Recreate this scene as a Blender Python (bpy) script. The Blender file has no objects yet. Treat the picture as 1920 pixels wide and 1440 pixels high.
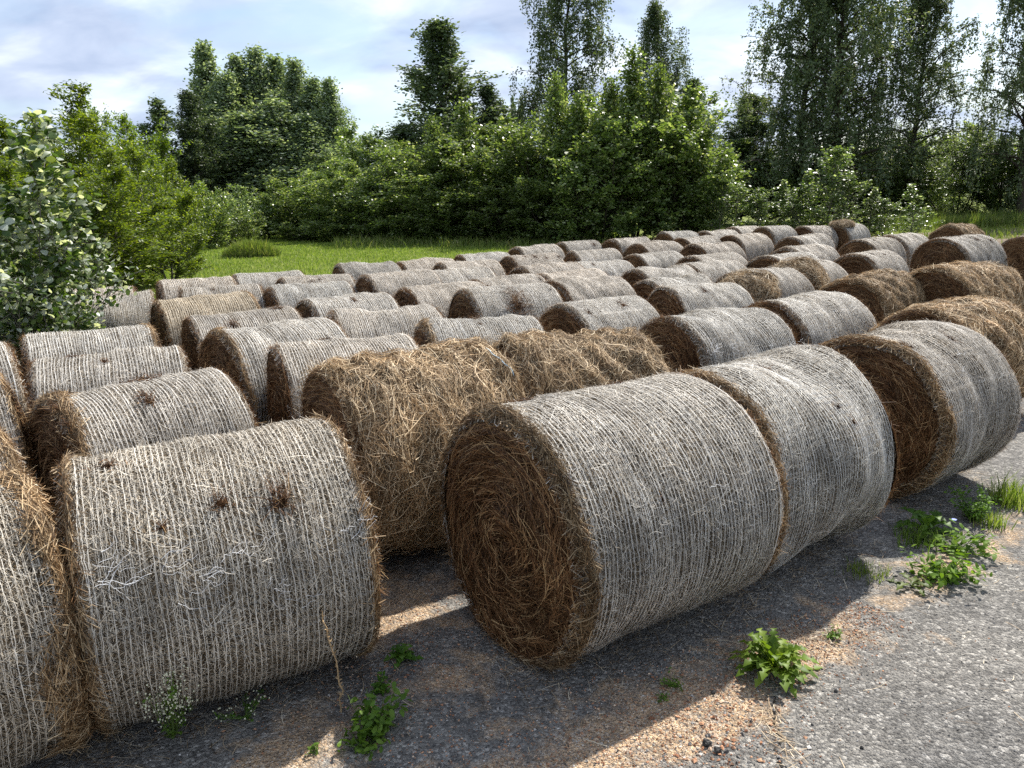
import bpy, math, random
import numpy as np
from math import radians, sin, cos, pi
from mathutils import Matrix, Vector

rng = np.random.default_rng(7)
random.seed(7)
scene = bpy.context.scene
COL = scene.collection

# ------------------------------------------------------------------ camera
CAM_H, PITCH, FPX, ROLL = 2.3362, 0.233326, 1455.74, -0.025634
fwd = np.array([0, cos(PITCH), -sin(PITCH)]); rgt0 = np.array([1., 0, 0]); up0 = np.cross(rgt0, fwd)
RGT = cos(ROLL) * rgt0 + sin(ROLL) * up0
UPV = cos(ROLL) * up0 - sin(ROLL) * rgt0
cam_data = bpy.data.cameras.new('camera')
cam_data.sensor_width = 36.0
cam_data.lens = FPX / 1920 * 36.0
cam_data.clip_start = 0.05
cam_data.clip_end = 3000
cam = bpy.data.objects.new('camera', cam_data)
COL.objects.link(cam)
M = Matrix(((RGT[0], UPV[0], -fwd[0], 0), (RGT[1], UPV[1], -fwd[1], 0), (RGT[2], UPV[2], -fwd[2], CAM_H), (0, 0, 0, 1)))
cam.matrix_world = M
scene.camera = cam


def ray(px, py):
    return fwd + RGT * (px - 960) / FPX + UPV * (720 - py) / FPX


def at(px, Y, py=390):
    """ground x for a picture column at forward distance Y"""
    d = ray(px, py)
    return d[0] / d[1] * Y


def height_at(px, py, Y):
    d = ray(px, py)
    return CAM_H + d[2] / d[1] * Y


def ground(px, py, z=0.0):
    d = ray(px, py)
    t = (z - CAM_H) / d[2]
    return np.array([d[0] * t, d[1] * t, z])


# ------------------------------------------------------------------ helpers
class MB:
    """collects vertex and face arrays into one mesh"""
    def __init__(self):
        self.v, self.f4, self.f3, self.m4, self.m3, self.n = [], [], [], [], [], 0

    def add(self, v, f, mat=0):
        v = np.asarray(v, float).reshape(-1, 3)
        f = np.asarray(f, np.int64)
        if f.size == 0:
            return
        (self.f4 if f.shape[1] == 4 else self.f3).append(f + self.n)
        (self.m4 if f.shape[1] == 4 else self.m3).append(np.full(len(f), mat, np.int32))
        self.v.append(v)
        self.n += len(v)

    def mesh(self, name, mats, smooth=True):
        v = np.concatenate(self.v)
        f4 = np.concatenate(self.f4) if self.f4 else np.zeros((0, 4), np.int64)
        f3 = np.concatenate(self.f3) if self.f3 else np.zeros((0, 3), np.int64)
        me = bpy.data.meshes.new(name)
        me.vertices.add(len(v))
        me.vertices.foreach_set('co', v.astype(np.float32).ravel())
        loops = np.concatenate([f4.ravel(), f3.ravel()])
        starts = np.concatenate([np.arange(len(f4)) * 4, len(f4) * 4 + np.arange(len(f3)) * 3])
        me.loops.add(len(loops))
        me.loops.foreach_set('vertex_index', loops.astype(np.int32))
        me.polygons.add(len(starts))
        me.polygons.foreach_set('loop_start', starts.astype(np.int32))
        mi = np.concatenate(([*self.m4] if self.m4 else []) + ([*self.m3] if self.m3 else []))
        me.polygons.foreach_set('material_index', mi.astype(np.int32))
        me.polygons.foreach_set('use_smooth', np.full(len(starts), smooth))
        for m in mats:
            me.materials.append(m)
        me.update(calc_edges=True)
        me.validate()
        return me


def link(name, me, parent=None, loc=(0, 0, 0), rot=(0, 0, 0), scale=(1, 1, 1), color=None):
    o = bpy.data.objects.new(name, me)
    o.location = loc
    o.rotation_euler = rot
    o.scale = scale
    if parent is not None:
        o.parent = parent
    if color is not None:
        o.color = color
    COL.objects.link(o)
    return o


def tag(o, label, cat, group=None, kind=None):
    o['label'] = label
    o['category'] = cat
    if group:
        o['group'] = group
    if kind:
        o['kind'] = kind
    return o


def grid_faces(nu, nv, wrap_v=False):
    i = np.arange(nu - 1)[:, None]
    j = np.arange(nv if wrap_v else nv - 1)[None, :]
    j2 = (j + 1) % nv
    a = i * nv + j
    b = i * nv + j2
    c = (i + 1) * nv + j2
    d = (i + 1) * nv + j
    return np.stack([a, b, c, d], -1).reshape(-1, 4)


def ribbons(mb, P, W, mat=0):
    """P (N,K,3) centre lines, W (N,K,3) half width vectors -> N strips"""
    N, K, _ = P.shape
    v = np.stack([P - W, P + W], 2).reshape(N * K * 2, 3)
    base = (np.arange(N) * K * 2)[:, None] + (np.arange(K - 1) * 2)[None, :]
    f = np.stack([base, base + 1, base + 3, base + 2], -1).reshape(-1, 4)
    mb.add(v, f, mat)


def tube(mb, pts, r0, r1, sides=6, mat=0):
    pts = np.asarray(pts, float)
    n = len(pts)
    t = np.gradient(pts, axis=0)
    t /= np.linalg.norm(t, axis=1)[:, None] + 1e-9
    ref = np.where(np.abs(t[:, 2:3]) > .9, np.array([[1., 0, 0]]), np.array([[0, 0, 1.]]))
    a = np.cross(t, ref)
    a /= np.linalg.norm(a, axis=1)[:, None] + 1e-9
    b = np.cross(t, a)
    r = np.linspace(1, 0, n) * (r0 - r1) + r1
    th = np.linspace(0, 2 * pi, sides, endpoint=False)
    v = pts[:, None] + r[:, None, None] * (np.cos(th)[None, :, None] * a[:, None] + np.sin(th)[None, :, None] * b[:, None])
    mb.add(v.reshape(-1, 3), grid_faces(n, sides, True), mat)


def unit(v):
    return v / (np.linalg.norm(v, axis=-1, keepdims=True) + 1e-9)


# ------------------------------------------------------------------ materials
def new_mat(name):
    m = bpy.data.materials.new(name)
    m.use_nodes = True
    nt = m.node_tree
    nt.nodes.clear()
    return m, nt, nt.nodes, nt.links


def ramp(nodes, stops):
    r = nodes.new('ShaderNodeValToRGB')
    while len(r.color_ramp.elements) > 1:
        r.color_ramp.elements.remove(r.color_ramp.elements[-1])
    for i, (p, c) in enumerate(stops):
        e = r.color_ramp.elements[0] if i == 0 else r.color_ramp.elements.new(p)
        e.position = p
        e.color = (*c, 1)
    return r


def mixrgb(nodes, links, mode, a, b, fac):
    m = nodes.new('ShaderNodeMix')
    m.data_type = 'RGBA'
    m.blend_type = mode
    for sock, val in ((m.inputs[0], fac), (m.inputs[6], a), (m.inputs[7], b)):
        if hasattr(val, 'is_output'):
            links.new(val, sock)
        elif isinstance(val, (int, float)):
            sock.default_value = val
        else:
            sock.default_value = (*val, 1)
    return m.outputs[2]


def math_node(nodes, links, op, a, b=None, c=None, clamp=False):
    m = nodes.new('ShaderNodeMath')
    m.operation = op
    m.use_clamp = clamp
    for i, val in enumerate((a, b, c)):
        if val is None:
            continue
        if hasattr(val, 'is_output'):
            links.new(val, m.inputs[i])
        else:
            m.inputs[i].default_value = val
    return m.outputs[0]


def noise(nodes, links, vec, scale, detail=4, rough=.6, dist=0):
    n = nodes.new('ShaderNodeTexNoise')
    n.inputs['Scale'].default_value = scale
    n.inputs['Detail'].default_value = detail
    n.inputs['Roughness'].default_value = rough
    n.inputs['Distortion'].default_value = dist
    if vec is not None:
        links.new(vec, n.inputs['Vector'])
    return n


def strand_mat(name, stops, rough=.6, spec=.25, trans=0.12):
    """straw and thread: a colour of its own for every strand, tinted per bale"""
    m, nt, N, L = new_mat(name)
    geo = N.new('ShaderNodeNewGeometry')
    oi = N.new('ShaderNodeObjectInfo')
    r = ramp(N, stops)
    L.new(geo.outputs['Random Per Island'], r.inputs['Fac'])
    tc = N.new('ShaderNodeTexCoord')
    ns = noise(N, L, tc.outputs['Object'], 3.5, 3)
    rr = ramp(N, [(.3, (.72, .72, .72)), (.7, (1.2, 1.2, 1.2))])
    L.new(ns.outputs['Fac'], rr.inputs['Fac'])
    c = mixrgb(N, L, 'MULTIPLY', r.outputs[0], rr.outputs[0], 1.0)
    c = mixrgb(N, L, 'MULTIPLY', c, oi.outputs['Color'], 1.0)
    p = N.new('ShaderNodeBsdfPrincipled')
    p.inputs['Roughness'].default_value = rough
    p.inputs['Specular IOR Level'].default_value = spec
    L.new(c, p.inputs['Base Color'])
    out = N.new('ShaderNodeOutputMaterial')
    if trans > 0:
        t = N.new('ShaderNodeBsdfTranslucent')
        L.new(c, t.inputs['Color'])
        mx = N.new('ShaderNodeMixShader')
        mx.inputs[0].default_value = trans
        L.new(p.outputs[0], mx.inputs[1])
        L.new(t.outputs[0], mx.inputs[2])
        L.new(mx.outputs[0], out.inputs[0])
    else:
        L.new(p.outputs[0], out.inputs[0])
    return m


def under_mat(name, dark, light, scale=60):
    """packed hay below the strands"""
    m, nt, N, L = new_mat(name)
    tc = N.new('ShaderNodeTexCoord')
    oi = N.new('ShaderNodeObjectInfo')
    mp = N.new('ShaderNodeMapping')
    mp.inputs['Scale'].default_value = (1, 1, 1)
    L.new(tc.outputs['Object'], mp.inputs['Vector'])
    n1 = noise(N, L, mp.outputs[0], scale, 6, .75, 1.5)
    n2 = noise(N, L, mp.outputs[0], 5, 3)
    r = ramp(N, [(.35, dark), (.68, light)])
    L.new(n1.outputs['Fac'], r.inputs['Fac'])
    rr = ramp(N, [(.3, (.6, .6, .6)), (.7, (1.2, 1.2, 1.2))])
    L.new(n2.outputs['Fac'], rr.inputs['Fac'])
    c = mixrgb(N, L, 'MULTIPLY', r.outputs[0], rr.outputs[0], 1.0)
    c = mixrgb(N, L, 'MULTIPLY', c, oi.outputs['Color'], 1.0)
    p = N.new('ShaderNodeBsdfPrincipled')
    p.inputs['Roughness'].default_value = .9
    p.inputs['Specular IOR Level'].default_value = .1
    L.new(c, p.inputs['Base Color'])
    b = N.new('ShaderNodeBump')
    b.inputs['Strength'].default_value = .8
    b.inputs['Distance'].default_value = .02
    L.new(n1.outputs['Fac'], b.inputs['Height'])
    L.new(b.outputs[0], p.inputs['Normal'])
    out = N.new('ShaderNodeOutputMaterial')
    L.new(p.outputs[0], out.inputs[0])
    return m


def leaf_mat(name, stops, trans=.4, rough=.4, spec=.5, tint=(1.35, 1.35, .6)):
    m, nt, N, L = new_mat(name)
    geo = N.new('ShaderNodeNewGeometry')
    oi = N.new('ShaderNodeObjectInfo')
    r = ramp(N, stops)
    L.new(geo.outputs['Random Per Island'], r.inputs['Fac'])
    c = mixrgb(N, L, 'MULTIPLY', r.outputs[0], oi.outputs['Color'], 1.0)
    p = N.new('ShaderNodeBsdfPrincipled')
    p.inputs['Roughness'].default_value = rough
    p.inputs['Specular IOR Level'].default_value = spec
    L.new(c, p.inputs['Base Color'])
    ct = mixrgb(N, L, 'MULTIPLY', c, tint, 1.0)
    t = N.new('ShaderNodeBsdfTranslucent')
    L.new(ct, t.inputs['Color'])
    mx = N.new('ShaderNodeMixShader')
    mx.inputs[0].default_value = trans
    L.new(p.outputs[0], mx.inputs[1])
    L.new(t.outputs[0], mx.inputs[2])
    out = N.new('ShaderNodeOutputMaterial')
    L.new(mx.outputs[0], out.inputs[0])
    return m


def plain_mat(name, col, rough=.8, nscale=20, var=.35, spec=.2):
    m, nt, N, L = new_mat(name)
    tc = N.new('ShaderNodeTexCoord')
    n1 = noise(N, L, tc.outputs['Object'], nscale, 5)
    r = ramp(N, [(.3, tuple(x * (1 - var) for x in col)), (.7, tuple(min(1, x * (1 + var)) for x in col))])
    L.new(n1.outputs['Fac'], r.inputs['Fac'])
    p = N.new('ShaderNodeBsdfPrincipled')
    p.inputs['Roughness'].default_value = rough
    p.inputs['Specular IOR Level'].default_value = spec
    L.new(r.outputs[0], p.inputs['Base Color'])
    out = N.new('ShaderNodeOutputMaterial')
    L.new(p.outputs[0], out.inputs[0])
    return m


MAT = {}
MAT['net'] = strand_mat('bale_net', [(0, (.56, .525, .47)), (.5, (.74, .705, .645)), (1, (.88, .855, .80))], .6, .2, .15)
MAT['straw_grey'] = strand_mat('weathered_straw', [(0, (.10, .08, .058)), (.22, (.28, .232, .175)), (.55, (.54, .48, .39)), (1, (.82, .76, .66))])
MAT['straw_face'] = strand_mat('cut_end_straw', [(0, (.035, .016, .007)), (.4, (.14, .068, .028)), (.78, (.32, .165, .07)), (1, (.62, .42, .21))])
MAT['straw_hay'] = strand_mat('loose_hay_straw', [(0, (.05, .03, .015)), (.3, (.20, .13, .066)), (.6, (.45, .325, .19)), (.85, (.70, .56, .37)), (1, (.88, .77, .57))])
MAT['under_net'] = under_mat('packed_hay_under_net', (.04, .029, .018), (.30, .23, .15))
MAT['under_face'] = under_mat('packed_hay_end', (.018, .009, .004), (.12, .06, .025))
MAT['under_hay'] = under_mat('packed_loose_hay', (.022, .013, .006), (.15, .095, .048))
MAT['thread'] = strand_mat('white_thread', [(0, (.7, .7, .7)), (1, (.88, .88, .88))], .4, .4, .2)
MAT['twine'] = strand_mat('pale_blue_twine', [(0, (.42, .55, .60)), (1, (.6, .7, .74))], .5, .3, .1)

# ------------------------------------------------------------------ hay bales
R0, L0 = 0.62, 1.22


class Shape:
    """radius of a bale side as a function of place along the axis and angle"""
    def __init__(self, seed, ridge=0.0, amp=.016):
        r = np.random.default_rng(seed)
        self.c = [(r.uniform(2, 7), r.integers(0, 4), r.uniform(0, 6.28), r.normal() * amp * .6) for _ in range(5)]
        self.c += [(r.uniform(8, 26), r.integers(1, 9), r.uniform(0, 6.28), r.normal() * amp * .24) for _ in range(9)]
        if ridge:
            self.c += [(r.uniform(10, 34), r.integers(2, 14), r.uniform(0, 6.28), r.normal() * amp * .38) for _ in range(14)]
        self.ridge = ridge
        self.rp = r.uniform(0, 6.28)
        self.rf = r.uniform(40, 52)

    def rad(self, x, th):
        s = np.zeros(np.broadcast(x, th).shape)
        for kx, m, ph, a in self.c:
            s = s + 1.5 * a * np.sin(kx * x + ph) * np.cos(m * th + 2.3 * ph + .8 * np.sin(2.1 * x + ph))
        if self.ridge:
            s = s + self.ridge * np.sin(self.rf * x + self.rp + .25 * np.sin(2 * th)) * (.5 + .5 * np.sin(3 * th + 9 * x + self.rp))
        e = np.clip((np.abs(x) - (L0 / 2 - .06)) / .06, 0, 1)
        edge = 1 - np.sqrt(np.clip(1 - e * e, 0, 1))
        return R0 * (1 + s) - .055 * edge

    def pos(self, x, th, lift=0.0):
        r = self.rad(x, th) + lift
        return np.stack([x * np.ones_like(r), r * np.sin(th), r * np.cos(th)], -1)


def side_strands(mb, sh, n, lens, wid, phi_sig, lift0, lift1, mat, r, K=4, sag=0.0, tilt=.5, xr=None):
    """straws that hug the curved side: phi is measured from the round-the-bale direction"""
    x0 = r.uniform(-L0 / 2, L0 / 2, n) if xr is None else r.uniform(xr[0], xr[1], n)
    t0 = r.uniform(0, 2 * pi, n)
    phi = np.where(r.random(n) < .25, r.uniform(-pi / 2, pi / 2, n), r.normal(0, phi_sig, n))
    ln = lens[0] + (lens[1] - lens[0]) * r.random(n) ** 1.5
    s = np.linspace(-.5, .5, K)[None, :] * ln[:, None]
    bend = r.normal(0, .6, n)[:, None] * s * s / (ln[:, None] + .01)
    x = x0[:, None] + np.sin(phi)[:, None] * s + np.cos(phi)[:, None] * bend
    th = t0[:, None] + (np.cos(phi)[:, None] * s - np.sin(phi)[:, None] * bend) / R0
    x = np.clip(x, -L0 / 2 - .03, L0 / 2 + .03)
    a = r.uniform(lift0, lift1, n)[:, None]
    b = np.where(r.random(n) < .12, r.uniform(0, .03, n), r.uniform(-.004, .004, n))[:, None]
    lift = a + b * np.linspace(0, 1, K)[None, :] ** 2 - .003
    P = sh.pos(np.clip(x, -L0 / 2, L0 / 2), th, lift)
    P[..., 0] = x
    T = unit(np.gradient(P, axis=1))
    nr = np.stack([np.zeros_like(th), np.sin(th), np.cos(th)], -1)
    B = unit(np.cross(T, nr))
    tl = r.uniform(-tilt, tilt, n)[:, None, None]
    w = r.uniform(wid[0], wid[1], n)[:, None, None] * np.linspace(1, .55, K)[None, :, None] * .5
    ribbons(mb, P, (B * np.cos(tl) + nr * np.sin(tl)) * w, mat)


def rim_strands(mb, sh, n, mat, r, out=.05):
    """straws sticking out round both rims"""
    sg = np.where(r.random(n) < .5, -1, 1)
    t0 = r.uniform(0, 2 * pi, n)
    x0 = sg * (L0 / 2 - r.uniform(0, .05, n))
    p0 = sh.pos(x0, t0, -.01)
    nr = np.stack([np.zeros(n), np.sin(t0), np.cos(t0)], -1)
    tg = np.stack([np.zeros(n), np.cos(t0), -np.sin(t0)], -1)
    ax = np.stack([sg, np.zeros(n), np.zeros(n)], -1).astype(float)
    d = unit(nr * r.uniform(-.2, .6, n)[:, None] + tg * r.normal(0, 1, n)[:, None] + ax * r.uniform(.0, .6, n)[:, None])
    ln = (out * r.uniform(.5, 2.2, n))[:, None]
    s = np.linspace(0, 1, 3)
    P = p0[:, None] + d[:, None] * (ln * s)[..., None] + (r.normal(0, .01, (n, 3)))[:, None] * (s ** 2)[None, :, None]
    B = unit(np.cross(d, r.normal(size=(n, 3))))
    W = B[:, None] * (np.linspace(1, .4, 3)[None, :, None] * r.uniform(.0008, .0016, n)[:, None, None])
    ribbons(mb, P, W, mat)


def net_side(seed, lines=46, layers=2, wid=.0023, straw=15000, over=6200, zig=.0013):
    r = np.random.default_rng(seed)
    sh = Shape(seed)
    mb = MB()
    nx, nt = 49, 132
    xs = np.linspace(-L0 / 2, L0 / 2, nx)
    xs = np.sign(xs) * (L0 / 2) * (np.abs(xs) / (L0 / 2)) ** .85
    th = np.linspace(0, 2 * pi, nt, endpoint=False)
    X, T = np.meshgrid(xs, th, indexing='ij')
    mb.add(sh.pos(X, T, -.006).reshape(-1, 3), grid_faces(nx, nt, True), 0)
    side_strands(mb, sh, straw, (.04, .16), (.0018, .0042), .75, -.004, .003, 1, r)
    K = 168
    tt = np.linspace(0, 2 * pi, K)
    for ly in range(layers):
        nl = lines
        sp = L0 / nl
        x0 = (np.arange(nl) + .5) * sp - L0 / 2 + r.normal(0, sp * .1, nl) + ly * sp * r.uniform(.3, .6)
        x0 = (x0 - x0.mean()) * (L0 - .085) / L0
        wob = np.zeros((nl, K))
        for k in (2, 3, 5, 7, 11):
            wob += r.normal(0, .0035 / k ** .5, (nl, 1)) * np.sin(k * tt[None] + r.uniform(0, 6.28, (nl, 1)))
            wob += r.normal(0, .003 / k ** .5) * np.sin(k * tt[None] + r.uniform(0, 6.28) + np.arange(nl)[:, None] * .25)
        jit = r.normal(0, .0012, (nl, K))
        xx = x0[:, None] + wob + jit
        xx[:, -1] = xx[:, 0]
        xc = np.clip(xx, -L0 / 2 + .032, L0 / 2 - .032)
        lift = .004 + .002 * ly + r.uniform(-.0015, .0025, (nl, K))
        P = sh.pos(xc, np.broadcast_to(tt, xx.shape), lift)
        w = wid * .5 * (1 + .25 * (np.abs(x0) > L0 / 2 - .07))[:, None] * r.uniform(.55, 1.3, (nl, K)) * r.uniform(.6, 1.15, (nl, 1))
        W = np.zeros_like(P)
        W[..., 0] = w
        ribbons(mb, P, W, 2)
        # zigzag threads between neighbouring chains
        Z = 190
        tz = np.linspace(0, 2 * pi, Z)
        alt = (np.arange(Z) % 2)[None, :]
        wz = np.stack([np.interp(tz, tt, xx[i]) for i in range(nl)])
        a_ = wz[:-1]
        b_ = wz[1:]
        zx = np.where(alt == 0, a_, b_) + r.normal(0, .0018, a_.shape)
        zt = np.broadcast_to(tz, zx.shape) + r.normal(0, .004, zx.shape)
        P = sh.pos(np.clip(zx, -L0 / 2 + .032, L0 / 2 - .032), zt, .0035 + .002 * ly + r.uniform(-.002, .001, zx.shape))
        W = np.zeros_like(P)
        ww = zig * r.uniform(.6, 1.4, zx.shape)
        W[..., 0] = ww * .5
        W[..., 1] = np.cos(zt) * ww
        W[..., 2] = -np.sin(zt) * ww
        ribbons(mb, P, W, 2)
    side_strands(mb, sh, over, (.025, .085), (.0014, .0028), 1.0, .003, .009, 1, r)
    rim_strands(mb, sh, 2600, 3, r, .035)
    return mb.mesh('net_wrap', [MAT['under_net'], MAT['straw_grey'], MAT['net'], MAT['straw_face']])


def hay_side(seed, straw=24000, ridge=.014):
    r = np.random.default_rng(seed)
    sh = Shape(seed, ridge=ridge, amp=.02)
    mb = MB()
    nx, nt = 61, 132
    X, T = np.meshgrid(np.linspace(-L0 / 2, L0 / 2, nx), np.linspace(0, 2 * pi, nt, endpoint=False), indexing='ij')
    mb.add(sh.pos(X, T, -.012).reshape(-1, 3), grid_faces(nx, nt, True), 0)
    side_strands(mb, sh, straw, (.08, .36), (.0022, .0060), .42, -.012, .014, 1, r, K=5, tilt=.9)
    side_strands(mb, sh, straw // 4, (.06, .24), (.0022, .0055), .9, .005, .035, 1, r, K=5, tilt=1.2)
    rim_strands(mb, sh, 4200, 1, r, .06)
    return mb.mesh('hay_roll', [MAT['under_hay'], MAT['straw_hay']])


def end_face(seed, n=8500, rag=1.0):
    """rolled end of a bale, facing -X, rim at x = 0"""
    r = np.random.default_rng(seed)
    mb = MB()
    co = [(r.uniform(3, 22), r.integers(0, 4), r.uniform(0, 6.28), r.normal() * .006 * rag) for _ in range(9)]

    def bump(rr, th):
        s = .012 * np.sin(rr * 70 + th * 1.0 + co[0][2]) * np.clip(rr / .2, 0, 1)
        for k, m, ph, a in co:
            s = s + a * np.sin(k * rr + m * th + ph)
        return s + .03 * (1 - (rr / R0) ** 2) - .035 * np.exp(-(rr / .06) ** 2) - .03 * np.clip((rr - .54) / .08, 0, 1) ** 2

    def pos(rr, th, lift=0.0):
        return np.stack([-(bump(rr, th) + lift), rr * np.sin(th), rr * np.cos(th)], -1)
    nr, nt = 40, 120
    RR, T = np.meshgrid(np.linspace(.004, R0 - .03, nr), np.linspace(0, 2 * pi, nt, endpoint=False), indexing='ij')
    mb.add(pos(RR, T, -.008).reshape(-1, 3), grid_faces(nr, nt, True)[:, ::-1], 0)
    K = 5
    r0 = (R0 - .03) * np.sqrt(r.uniform(.0, 1, n))
    t0 = r.uniform(0, 2 * pi, n)
    phi = np.where(r.random(n) < .18, r.uniform(-pi / 2, pi / 2, n), r.normal(.12, .38, n))
    ln = (.05 + .2 * r.random(n) ** 1.4) * np.clip(.35 + r0 * 1.8, .3, 1)
    s = np.linspace(-.5, .5, K)[None] * ln[:, None]
    rr = np.clip(r0[:, None] + np.sin(phi)[:, None] * s, .005, R0 - .012)
    th = t0[:, None] + np.cos(phi)[:, None] * s / np.maximum(r0[:, None], .06)
    stick = np.where(r.random(n) < .14, r.uniform(.01, .06 * rag, n), r.uniform(0, .008, n))[:, None]
    lift = r.uniform(-.006, .010, n)[:, None] + stick * np.linspace(0, 1, K)[None] ** 2
    P = pos(rr, th, lift)
    Tn = unit(np.gradient(P, axis=1))
    nx_ = np.broadcast_to(np.array([-1., 0, 0]), Tn.shape)
    B = unit(np.cross(Tn, nx_))
    tl = r.uniform(-.9, .9, n)[:, None, None]
    w = r.uniform(.0010, .0022, n)[:, None, None] * np.linspace(1, .5, K)[None, :, None]
    ribbons(mb, P, (B * np.cos(tl) + nx_ * np.sin(tl)) * w, 1)
    return mb.mesh('end_face', [MAT['under_face'], MAT['straw_face']])


NET = [net_side(11, 47, 2, .0019, 17000, 6600, .0013), net_side(12, 52, 2, .0020), net_side(13, 48, 2), net_side(14, 54, 2, .0022),
       net_side(15, 46, 2, .0027), net_side(16, 42, 2, .0029), net_side(17, 52, 2, .0024)]
HAY = [hay_side(21, 25000, .002), hay_side(22, 26000, .007), hay_side(23, 26000, .008)]
FACE = [end_face(31), end_face(32), end_face(33), end_face(34, 9500, 1.8)]

# name: (x, y, yaw, length, radius, kind, side variant, colour tint)
BALES = {'A': (0.505, 4.067, 0.584, 1.368, 0.674), 'B': (1.60, 4.88, 0.579, 1.19, 0.664), 'C': (3.15, 6.067, 0.589, 1.126, 0.651), 'D': (4.67, 8.024, 0.583, 1.3, 0.624), 'E': (-1.489, 3.602, 0.501, 1.239, 0.637), 'Q4': (-2.596, 2.849, 0.707, 1.22, 0.625), 'Q3': (-3.408, 3.913, 0.76, 1.22, 0.606), 'P3': (-2.676, 5.45, 0.786, 1.204, 0.584), 'Q2': (-4.234, 5.234, 0.72, 1.22, 0.61), 'P2': (-3.439, 6.545, 0.476, 1.159, 0.602), 'Q1': (-5.14, 6.743, 0.68, 1.22, 0.613), 'P1': (-4.269, 7.799, 0.543, 1.168, 0.599), 'F': (-0.7, 5.25, 0.515, 1.19, 0.686), 'G': (0.524, 6.475, 0.351, 1.214, 0.632), 'H': (2.117, 7.993, 0.456, 1.224, 0.621), 'I': (3.502, 9.153, 0.481, 1.199, 0.602), 'T1': (-1.483, 6.786, 0.461, 1.208, 0.605), 'T5': (-0.311, 7.811, 0.322, 1.183, 0.603), 'U1': (1.076, 9.254, 0.583, 1.182, 0.593), 'U2': (2.62, 10.72, 0.395, 1.153, 0.586), 'V0': (2.55, 12.13, 0.53, 1.15, 0.565), 'V1': (3.999, 12.297, 0.54, 1.194, 0.603), 'V2': (5.171, 13.717, 0.549, 1.202, 0.605), 'W1': (5.38, 11.499, 0.631, 1.156, 0.581), 'W2': (6.751, 11.557, 0.435, 1.226, 0.639), 'T2': (-2.368, 7.758, 0.723, 1.2, 0.604), 'T3': (-1.415, 8.704, 0.385, 1.194, 0.608), 'S1': (-3.054, 8.83, 0.556, 1.184, 0.605), 'S2': (-2.174, 10.347, 0.579, 1.166, 0.601), 'S3': (-0.965, 11.31, 0.53, 1.22, 0.615), 'S4': (-0.05, 10.36, 0.45, 1.254, 0.627), 'S5': (1.15, 11.71, 0.512, 1.189, 0.602), 'S6a': (2.621, 13.457, 0.496, 1.167, 0.589), 'S6b': (3.619, 14.248, 0.537, 1.195, 0.602), 'X1': (5.462, 15.459, 0.597, 1.207, 0.608), 'X2': (6.519, 17.288, 0.5, 1.22, 0.614), 'X3': (7.357, 15.989, 0.647, 1.194, 0.59), 'Y': (9.75, 16.95, 0.44, 1.285, 0.69), 'Z': (13.01, 19.418, 0.519, 1.22, 0.611), 'Y0': (13.815, 24.206, 0.584, 1.214, 0.634), 'R1': (-4.129, 10.484, 0.593, 1.224, 0.617), 'R2': (-3.077, 11.927, 0.516, 1.201, 0.61), 'R3': (-1.882, 13.209, 0.543, 1.216, 0.615), 'B1': (-6.44, 12.026, 0.475, 1.191, 0.608), 'B2': (-5.719, 11.063, 0.471, 1.181, 0.606), 'B3': (-5.311, 13.262, 0.502, 1.192, 0.608), 'B4': (-4.446, 12.0, 0.439, 1.181, 0.606), 'B5': (-4.363, 14.13, 0.48, 1.203, 0.611), 'B6': (-3.303, 13.324, 0.458, 1.185, 0.606), 'B7': (-2.859, 15.757, 0.507, 1.205, 0.611), 'B8': (-1.745, 16.393, 0.513, 1.198, 0.609), 'C2': (-0.804, 15.366, 0.482, 1.205, 0.61), 'C1': (-0.92, 13.94, 0.509, 1.15, 0.614), 'D1': (-0.598, 18.233, 0.449, 1.193, 0.606), 'C3': (0.501, 17.197, 0.487, 1.205, 0.609), 'D2': (0.676, 20.024, 0.509, 1.211, 0.612), 'C4': (0.716, 14.423, 0.495, 1.195, 0.605), 'C5': (1.739, 15.019, 0.441, 1.161, 0.593), 'C6': (1.02, 13.1, 0.50, 1.2, 0.60), 'C7': (-0.04, 12.44, 0.53, 1.17, 0.60), 'D3': (1.985, 22.488, 0.433, 1.164, 0.595), 'D4': (3.376, 22.374, 0.509, 1.226, 0.617), 'D5': (3.777, 20.313, 0.525, 1.227, 0.618), 'D6': (1.98, 18.347, 0.369, 1.137, 0.588), 'D7': (3.114, 16.806, 0.518, 1.178, 0.596), 'D9': (4.978, 19.254, 0.508, 1.232, 0.62), 'D10': (4.157, 16.044, 0.542, 1.204, 0.607), 'E1': (5.502, 25.615, 0.529, 1.216, 0.613), 'E2': (6.829, 25.701, 0.523, 1.217, 0.613), 'E3': (5.351, 22.457, 0.539, 1.218, 0.614), 'E4': (6.774, 22.575, 0.53, 1.235, 0.623), 'E5': (8.569, 28.784, 0.521, 1.222, 0.615), 'E6': (9.381, 27.858, 0.519, 1.226, 0.618), 'E7': (10.857, 28.063, 0.564, 1.211, 0.61), 'E8': (8.007, 21.261, 0.531, 1.218, 0.614), 'E9': (12.171, 28.363, 0.545, 1.212, 0.61), 'E10': (9.104, 19.692, 0.587, 1.209, 0.606), 'E11': (10.492, 20.975, 0.555, 1.215, 0.612)}
HAY_BALES = {'D': 1, 'F': 0, 'G': 2, 'W1': 2, 'W2': 0, 'Y0': 1}
NETVAR = {'E': 0, 'Q4': 0, 'A': 1, 'B': 3, 'C': 6, 'P3': 5, 'P2': 5, 'P1': 4, 'H': 3, 'I': 6, 'T1': 2, 'T2': 5}
TINT = {'R1': (1.08, 1.0, .86), 'E': (1.0, .98, .94), 'Q4': (1.02, .98, .91), 'P3': (.95, .95, .95)}
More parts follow.
